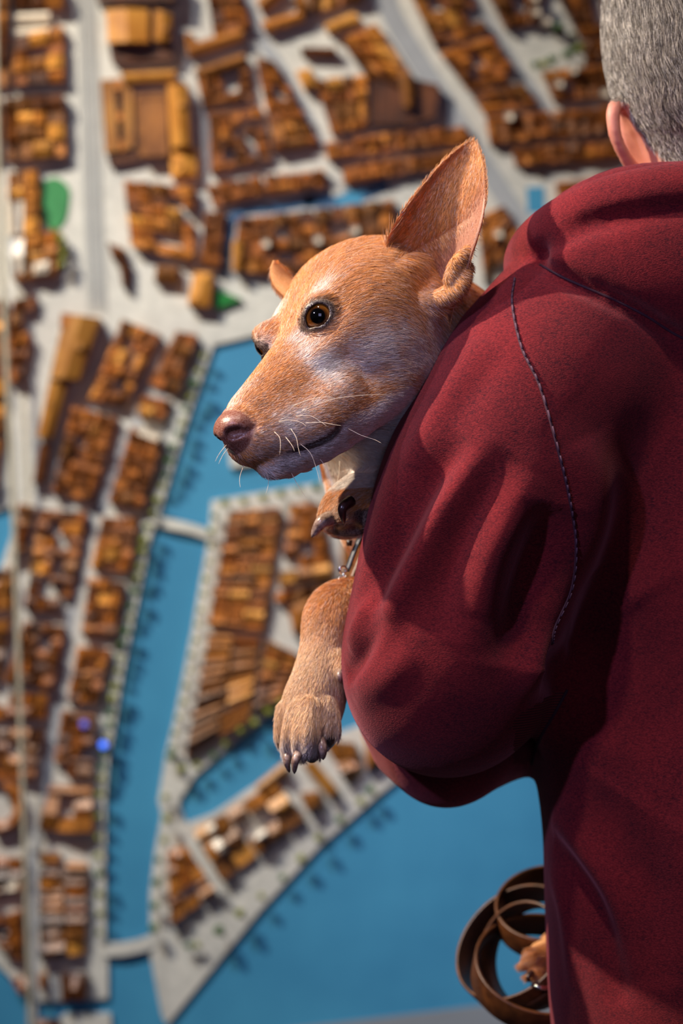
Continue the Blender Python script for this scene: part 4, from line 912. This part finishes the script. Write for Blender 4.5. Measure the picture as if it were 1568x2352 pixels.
def dog_mat():
    k = NT('dog_skin_and_undercoat'); at = k.n('ShaderNodeAttribute'); at.attribute_name = 'coat'; bt = k.n('ShaderNodeAttribute'); bt.attribute_name = 'bare'; v = k.coord(); n = k.noise(v, 900, 2)
    k.l(k.mix(0.18, at.outputs['Color'], k.ramp(n, [(0.35, srgb(70, 44, 30)), (0.65, srgb(240, 215, 195))])), k.b.inputs['Base Color'])
    mr = k.n('ShaderNodeMapRange'); mr.inputs['To Min'].default_value = 0.8; mr.inputs['To Max'].default_value = 0.33; k.l(bt.outputs['Fac'], mr.inputs['Value']); k.l(mr.outputs['Result'], k.b.inputs['Roughness'])
    k.bump(n, 0.3, 0.0008); k.set(Subsurface_Weight=0.08); k.b.inputs['Subsurface Radius'].default_value = (0.006, 0.002, 0.001)
    tt = k.n('ShaderNodeAttribute'); tt.attribute_name = 'thin'; mu = k.n('ShaderNodeMath', operation='MULTIPLY'); mu.inputs[1].default_value = 0.42; k.l(tt.outputs['Fac'], mu.inputs[0])
    tr = k.n('ShaderNodeBsdfTranslucent'); k.l(k.mix(0.5, at.outputs['Color'], (0.9, 0.32, 0.14, 1)), tr.inputs['Color']); mx = k.n('ShaderNodeMixShader')     # thin ear leather lets light through
    k.l(mu.outputs[0], mx.inputs[0]); k.l(k.b.outputs[0], mx.inputs[1]); k.l(tr.outputs[0], mx.inputs[2]); k.l(mx.outputs[0], k.out.inputs['Surface']); return k.m
M_dog = dog_mat()
dbase = P(1250, 1500, 2.28)
dog = thing('dog', 'tan dog with big upright ears and white grizzled muzzle, held on the arm', 'dog', dbase)
body = np_mesh('body', VV, FF, M_dog, dog)
ca = body.data.color_attributes.new('coat', 'FLOAT_COLOR', 'POINT'); ca.data.foreach_set('color', np.c_[CC, np.ones(len(CC))].astype(np.float32).ravel())
tn = body.data.attributes.new('thin', 'FLOAT', 'POINT'); tn.data.foreach_set('value', ((REG == 1) | (REG == 2)).astype(np.float32))
ba = body.data.attributes.new('bare', 'FLOAT', 'POINT'); ba.data.foreach_set('value', BARE.astype(np.float32))

# eyes
def eye_mat():
    k = NT('amber_eye'); tc = k.n('ShaderNodeTexCoord'); sx = k.n('ShaderNodeSeparateXYZ'); k.l(tc.outputs['Object'], sx.inputs[0])
    dv = k.n('ShaderNodeMath', operation='MULTIPLY'); dv.inputs[1].default_value = 1.0 / (EYE_R * hs); k.l(sx.outputs['Z'], dv.inputs[0])
    c = k.ramp(dv.outputs[0], [(0.0, srgb(60, 44, 36)), (0.40, srgb(22, 13, 9)), (0.50, srgb(96, 54, 14)), (0.74, srgb(150, 90, 24)), (0.87, srgb(80, 42, 12)), (0.90, srgb(4, 3, 3))])
    k.l(c, k.b.inputs['Base Color']); k.set(Roughness=0.08, Coat_Weight=1.0, Coat_Roughness=0.02); return k.m
M_eye = eye_mat()
bm = bmesh.new(); bmesh.ops.create_uvsphere(bm, u_segments=48, v_segments=32, radius=EYE_R * hs)
em = bpy.data.meshes.new('eye'); bm.to_mesh(em); bm.free(); em.materials.append(M_eye); em.polygons.foreach_set('use_smooth', [True] * len(em.polygons))
gaze = Vector(HR @ np.array([0.86, 0.42, 0.06]))
for i, (ec, en, _a, _b, _c) in enumerate(EYES):
    o = link('eye', em, dog); o.location = Vector(H(*ec)) - wloc(dog)
    gz = Vector(HR @ np.array([0.72, 0.68, 0.06])) if i == 0 else Vector(HR @ np.array([0.85, -0.5, 0.0])); o.rotation_euler = gz.to_track_quat('Z', 'Y').to_euler()
# claws
def claw_mat(name, a, b):
    k = NT(name); v = k.coord(); n = k.noise(v, 300, 2); k.l(k.ramp(n, [(0.3, a), (0.7, b)]), k.b.inputs['Base Color']); k.set(Roughness=0.28); return k.m
M_cl = claw_mat('horn_claw', srgb(112, 84, 74), srgb(178, 152, 138)); M_cd = claw_mat('dark_claw', srgb(40, 24, 22), srgb(66, 40, 36))
def claw(pts, r, mat):
    q = spline([P(x, y, d) for x, y, d in pts], 12); t = np.linspace(0, 1, 12); v, f = tube(q, px2m(r) * np.sqrt(np.maximum(1 - t ** 1.6, 0.012)), 10); mesh_obj('claw', v, f, mat, dog, True)
claw([(655, 1690, 2.018), (643, 1708, 2.016), (642, 1722, 2.018)], 9, M_cd); claw([(663, 1724, 1.998), (658, 1748, 1.992), (665, 1774, 1.998)], 11, M_cl); claw([(690, 1722, 1.985), (678, 1748, 1.978), (676, 1777, 1.984)], 12, M_cl); claw([(735, 1694, 1.99), (741, 1722, 1.982), (742, 1745, 1.986)], 13, M_cl); claw([(783, 1540, 1.996), (779, 1556, 1.992), (786, 1568, 1.996)], 9, M_cl)
claw([(762, 1190, 1.99), (738, 1200, 1.985), (716, 1234, 1.988)], 20, M_cl); claw([(806, 1150, 1.972), (786, 1168, 1.964), (790, 1202, 1.97)], 14, M_cd); claw([(1222, 2232, 2.160), (1212, 2246, 2.156), (1218, 2256, 2.158)], 8, M_cd)

# fur: short hairs laid along the coat
def fur(name, V, Fq, want, length, flow, colour, rad, parent, mat, lift=0.34, seed=3, bend=0.5):
    rg = np.random.default_rng(seed); a, b, c, d = (V[Fq[:, i]] for i in range(4)); nr = np.cross(c - a, d - b); ar = np.linalg.norm(nr, axis=1) * 0.5; nr /= (2 * ar[:, None] + 1e-15)
    w = ar * want(Fq, (a + b + c + d) / 4, nr); n = int(w.sum())
    if n == 0: return None
    fi = rg.choice(len(Fq), n, p=w / w.sum()); s, t = rg.random(n)[:, None], rg.random(n)[:, None]
    root = (a[fi] * (1 - s) + b[fi] * s) * (1 - t) + (d[fi] * (1 - s) + c[fi] * s) * t; N = nr[fi]
    fd = flow(root, N) + rg.normal(0, 0.16, (n, 3)); fd -= N * (fd * N).sum(1)[:, None]; fd /= np.linalg.norm(fd, axis=1)[:, None] + 1e-9
    Ln = length(root, fi) * rg.uniform(0.6, 1.25, n); K = 4; pos = np.zeros((n, K, 3))
    for k in range(K):
        q = k / (K - 1.0); pos[:, k] = root + (fd * (q) [..., None] if False else fd * q) * Ln[:, None] + N * (lift * q * (1 - bend * q) * Ln)[:, None]
    cu = bpy.data.hair_curves.new(name); cu.add_curves([K] * n)
    og = np.array(wloc(parent)); cu.attributes['position'].data.foreach_set('vector', (pos - og).astype(np.float32).ravel()) if 'position' in cu.attributes else None
    ra = cu.attributes.get('radius') or cu.attributes.new('radius', 'FLOAT', 'POINT'); ra.data.foreach_set('value', np.tile(np.array([1, .85, .6, .15]) * rad, n).astype(np.float32))
    cc = cu.attributes.new('hue', 'FLOAT_COLOR', 'CURVE'); cc.data.foreach_set('color', np.c_[colour(root, fi, rg), np.ones(n)].astype(np.float32).ravel())
    cu.materials.append(mat); o = link(name, cu, parent); o['kind'] = 'stuff'; return o
def hair_mat(name, rough, spec):
    k = NT(name); at = k.n('ShaderNodeAttribute'); at.attribute_name = 'hue'; k.l(at.outputs['Color'], k.b.inputs['Base Color']); k.set(Roughness=rough); k.b.inputs['Specular IOR Level'].default_value = spec; return k.m
M_fur = hair_mat('dog_fur', 0.5, 0.5)
pxV, pyV = pxof(VV)
def want_dog(Fq, c, n):
    px, py = pxof(c); vw = c - np.array([0, 0, CAMZ]); vw /= np.linalg.norm(vw, axis=1)[:, None]; face = -(n * vw).sum(1)
    bare = BARE[Fq].mean(1); reg = REG[Fq[:, 0]]
    w = 2.0e6 * np.ones(len(Fq)) * (face > -0.35) * (1 - np.clip(bare * 1.15, 0, 1)); w *= (reg != 3) * (px < 1135) + (reg == 4) * (px < 1275); w[(reg == 1)] *= 0.8
    return w
def flow_dog(p, n):
    h = toH(p); px, py = pxof(p); f = np.tile(-U_ * 1.0 - W_ * 0.25, (len(p), 1))
    cheek = smooth01(-h[:, 0], 1.0, 6.0)[:, None]; f = f * (1 - cheek) + cheek * (-U_ * 0.6 - W_ * 0.8 + np.array([0.2, 0, -0.3]))
    lg = (py > 1300)[:, None]; f = np.where(lg, np.array([-0.25, -0.1, -1.0]), f)
    ub = ((py > 1085) & (py < 1245) & (h[:, 2] < -8.5))[:, None]; f = np.where(ub, np.array([-0.8, -0.3, -0.5]), f)
    ear = ((py < 700) & (px > 880) & (h[:, 2] > 1.0))[:, None]; f = np.where(ear, np.array([0.35, 0.1, 0.95]), f)
    hp = (py > 2100)[:, None]; return np.where(hp, np.array([-0.9, -0.2, -0.3]), f)
def len_dog(p, fi):
    h = toH(p); px, py = pxof(p); L_ = 0.0042 + 0.006 * smooth01(-h[:, 0], -3.0, 4.0) + 0.006 * smooth01(-h[:, 0], 5.0, 9.0); L_ = np.where(py > 1080, 0.0065, L_); L_ = np.where((py < 705) & (px > 960), 0.0048, L_); return np.where((py < 690) & (px > 900) & (h[:, 2] > 1.0), 0.0055, L_)
def col_dog(p, fi, rg):
    q = FF[fi]; t = np.clip(1.25 * (WZ[q].mean(1) - .5) + .5 + rg.normal(0, .28, len(p)), 0, 1)[:, None]; pure = C0[q].mean(1) * (1 - t) + WHT * t; bq = np.clip(BARE[q].mean(1) * 3, 0, 1)[:, None]; c = pure * (1 - bq) + CC[q].mean(1) * bq; k = rg.normal(1.0, 0.24, (len(p), 1)); w = (rg.random((len(p), 1)) < 0.07); c = c * np.clip(k, .45, 1.6); return np.clip(np.where(w, c * 0.5 + WHT * 0.5, c), 0, 1)
fur('fur', VV, FF, want_dog, len_dog, flow_dog, col_dog, 0.00014, dog, M_fur)
# whiskers
M_wh = plain('whisker', srgb(226, 206, 186), 0.4)
def whisker(pts):
    q = spline([P(x, y, d) for x, y, d in pts], 14); v, f = tube(q, np.linspace(0.00028, 0.00007, 14), 5); mesh_obj('whisker', v, f, M_wh, dog, True)
def wh_root(x, y):
    for k in range(14):
        h_, n_ = hit(DT, x + k * 3, y)
        if h_ is not None: return float(h_[1])
    return 1.92
DT = bvh(DV, DFc)
for pts in (((692, 945), (760, 918), (830, 908), (890, 906)), ((674, 932), (710, 918), (745, 912), (770, 915)), ((680, 956), (712, 955), (735, 968), (752, 980)), ((702, 972), (735, 970), (765, 975), (785, 978)), ((630, 992), (642, 1005), (644, 1025), (642, 1045)), ((668, 985), (680, 1005), (685, 1030), (690, 1048)),
            ((655, 1003), (664, 1014), (672, 1026), (676, 1036)), ((690, 1020), (712, 1040), (726, 1075), (735, 1110)), ((735, 1055), (752, 1078), (760, 1110), (764, 1140)), ((668, 1084), (680, 1108), (695, 1132), (704, 1146)), ((520, 1022), (508, 1036), (500, 1048), (494, 1060)), ((524, 1030), (514, 1042), (506, 1056), (502, 1066)),
            ((560, 1068), (552, 1090), (550, 1105), (552, 1120)), ((612, 1084), (616, 1100), (615, 1118), (610, 1135)), ((780, 1058), (778, 1090), (770, 1120), (766, 1135)), ((800, 985), (830, 1000), (860, 1010), (876, 1018)), ((640, 968), (665, 965), (690, 970), (705, 980))):
    d0 = wh_root(*pts[0]) - 0.002; whisker([(x, y, d0 - 0.012 * i / 3.0) for i, (x, y) in enumerate(pts)])
# ------------------------------------------------------------------ short grey hair on the person's head
M_hair = hair_mat('grey_hair', 0.38, 0.6)
spx, spy = pxof(SV)
def hairline(px): 
    q = np.where(px > HX + 4, 2 * (HX + 4) - px, px)
    return np.interp(q, [1380, 1425, 1445, 1480, 1530, 1600, 1640], [232, 236, 262, 322, 372, 386, 388])
def want_hair(Fq, c, n):
    px, py = pxof(c); ok = (py < hairline(px) + 6) & ((c[:, 1] < 2.135) | (py < -60)) ; ok &= ~((py > 232) & (np.where(px > HX + 4, 2 * (HX + 4) - px, px) < 1446))
    return np.where(ok, 1.5e6 * np.clip((hairline(px) + 12 - py) / 60, 0.12, 1), 0) * (n[:, 1] < 0.6)
def flow_hair(p, n): 
    px, py = pxof(p); return np.stack([0.25 * np.sin(px * 0.02) + 0.1, np.full(len(p), -0.35), np.full(len(p), -1.0)], 1) + 0.25 * np.stack([np.sin(py * .05 + px * .03), 0 * px, 0 * px], 1)
def len_hair(p, fi): px, py = pxof(p); return 0.006 + 0.012 * smooth01(hairline(px) - py, 0, 220)
def col_hair(p, fi, rg):
    t = rg.random((len(p), 1)); a, b, c = np.array(srgb(84, 74, 64)[:3]), np.array(srgb(176, 165, 148)[:3]), np.array(srgb(250, 242, 224)[:3]); return np.where(t < .42, a, np.where(t < .76, b, c)) * np.clip(rg.normal(1, .15, (len(p), 1)) + 0.22 * vnoise(p, 330.0)[:, None], .4, 1.5)
hr = fur('hair', SV, SFc, want_hair, len_hair, flow_hair, col_hair, 0.00017, person, M_hair, lift=0.55, seed=9, bend=0.75)
if hr: hr['label'] = 'short grey hair'
M_scalp = plain('grey_stubbled_scalp', srgb(128, 112, 102), 0.8, vary=.3, scale=500); head.data.materials.append(M_scalp)
cen = SV[SFc].mean(1); cpx, cpy = pxof(cen); q_ = np.where(cpx > HX + 4, 2 * (HX + 4) - cpx, cpx)
sc_ = (cpy < hairline(cpx)) & ((cen[:, 1] < 2.135) | (cpy < -60)) & ~((cpy > 232) & (q_ < 1446)); head.data.polygons.foreach_set('material_index', sc_.astype(np.int32))

# ------------------------------------------------------------------ the coiled leather lead by the hip
def leather(name, a, b):
    k = NT(name); v = k.coord(); n = k.noise(v, 70, 4); n2 = k.noise(v, 900, 2); k.l(k.ramp(n, [(0.3, a), (0.7, b)]), k.b.inputs['Base Color']); k.set(Roughness=0.42); k.bump(n2, 0.2, 0.0006); return k.m
M_lea = leather('brown_leather', srgb(58, 30, 14), srgb(108, 62, 28)); M_flesh = leather('dark_leather_inside', srgb(32, 18, 12), srgb(56, 32, 20))
M_chrome = NT('chrome'); M_chrome.set(Metallic=1.0, Roughness=0.12); _n = M_chrome.noise(M_chrome.coord(), 40); M_chrome.l(M_chrome.ramp(_n, [(.3, (.7, .7, .72, 1)), (.7, (.85, .85, .86, 1))]), M_chrome.b.inputs['Base Color']); M_chrome = M_chrome.m
lead = thing('dog_lead', 'brown leather dog lead coiled in loops hanging beside the hip', 'dog lead', P(1190, 2330, 2.2))
def band(name, pts, wdir, width, parent, mats=(None, None), th=0.0034):
    p = np.asarray(pts, float); n = len(p); T = np.gradient(p, axis=0); T /= np.linalg.norm(T, axis=1)[:, None]; Wd = np.asarray(wdir, float) * np.ones((n, 3)); Wd = Wd - T * (Wd * T).sum(1)[:, None]; Wd /= np.linalg.norm(Wd, axis=1)[:, None]; N = np.cross(T, Wd)
    V, Fc, MI = [], [], []
    for i in range(n):
        for s, q in ((-1, -1), (-.92, -1), (.92, -1), (1, -1), (1, 1), (.92, 1), (-.92, 1), (-1, 1)): V.append(p[i] + Wd[i] * s * width / 2 + N[i] * q * th / 2 * (0.6 if abs(s) == 1 else 1))
    for i in range(n - 1):
        for k in range(8): Fc.append((8 * i + k, 8 * i + (k + 1) % 8, 8 * i + 8 + (k + 1) % 8, 8 * i + 8 + k)); MI.append(1 if k < 3 else 0)
    Fc += [tuple(range(8)), tuple(8 * n - 8 + k for k in range(8))]; MI += [0, 0]
    o = mesh_obj(name, V, Fc, mats[0], parent, True); o.data.materials.append(mats[1]); o.data.polygons.foreach_set('material_index', MI)
    bm = bmesh.new(); bm.from_mesh(o.data); bmesh.ops.recalc_face_normals(bm, faces=bm.faces); bm.to_mesh(o.data); bm.free(); return o
def ring(cx, cy, d, r, axis, a0, a1, squeeze=1.0, n=60):
    """loop of strap: axis in frame terms (right, down, away)"""
    A = np.array([axis[0], axis[2], -axis[1]], float); A /= np.linalg.norm(A); e1 = np.cross(A, [0, 0, 1.0]); e1 /= np.linalg.norm(e1); e2 = np.cross(A, e1); c = P(cx, cy, d); R_m = px2m(r, d)
    t = np.radians(np.linspace(a0, a1, n)); return c + R_m * (np.cos(t)[:, None] * e1 * squeeze + np.sin(t)[:, None] * e2), A
for cx, cy, d, r, ax, a0, a1, sq, wd in ((1195, 2180, 2.215, 150, (0.55, 0.62, 0.56), 0, 350, 1.0, 72), (1215, 2195, 2.20, 118, (0.62, 0.30, 0.72), 10, 352, 1.0, 66), (1262, 2095, 2.235, 120, (0.12, 0.80, 0.55), 0, 355, 1.0, 66), (1245, 2235, 2.20, 150, (-0.10, 0.78, 0.6), 0, 352, 1.05, 70)):
    pts, A = ring(cx, cy, d, r, ax, a0, a1, sq); band('strap_loop', pts, A, px2m(wd, d), lead, (M_lea, M_flesh))
v, f = tube(spline([P(1222, 2262, 2.16), P(1240, 2268, 2.155), P(1262, 2266, 2.16), P(1290, 2250, 2.17)], 14), px2m(7), 10); mesh_obj('clip', v, f, M_chrome, lead, True)
v, f = tube(spline([P(1290, 2120, 2.23), P(1400, 2090, 2.26), P(1490, 2085, 2.285)], 14), px2m(16), 8); mesh_obj('strap_end', v, f, M_lea, lead, True)

# ------------------------------------------------------------------ strap and links hanging below the dog's chest
tg = thing('chest_strap', 'thin leather strap with chrome links hanging between the dog\'s forelegs', 'strap', P(788, 1335, 2.06))
M_blk = leather('black_leather', srgb(34, 34, 40), srgb(58, 58, 66))
band('black_strap', spline([P(826, 1236, 2.075), P(812, 1268, 2.07), P(796, 1312, 2.066)], 12), (0.8, -0.5, 0.35), px2m(15), tg, (M_blk, M_blk), .002)
band('tan_strap', spline([P(846, 1240, 2.085), P(826, 1280, 2.08), P(804, 1332, 2.075)], 12), (0.8, -0.5, 0.35), px2m(16), tg, (M_lea, M_lea), .002)
def link_ring(x, y, d, r, tilt):
    t = np.linspace(0, 2 * math.pi, 25); c = P(x, y, d); R_m = px2m(r, d); q = [c + R_m * np.array([math.cos(a) * math.cos(tilt), math.cos(a) * math.sin(tilt), math.sin(a)]) for a in t]; vv, ff = tube(q, R_m * .36, 8); mesh_obj('chrome_link', vv, ff, M_chrome, tg, True)
for x, y, r, tl in ((787, 1309, 8, .3), (791, 1322, 7, 1.2), (784, 1334, 8, .2)): link_ring(x, y, 2.06, r, tl)
v, f = tube([P(802, 1240, 2.07), P(802, 1254, 2.07)], [px2m(8), px2m(7)], 10); mesh_obj('strap_knob', v, f, M_flesh, tg, True)
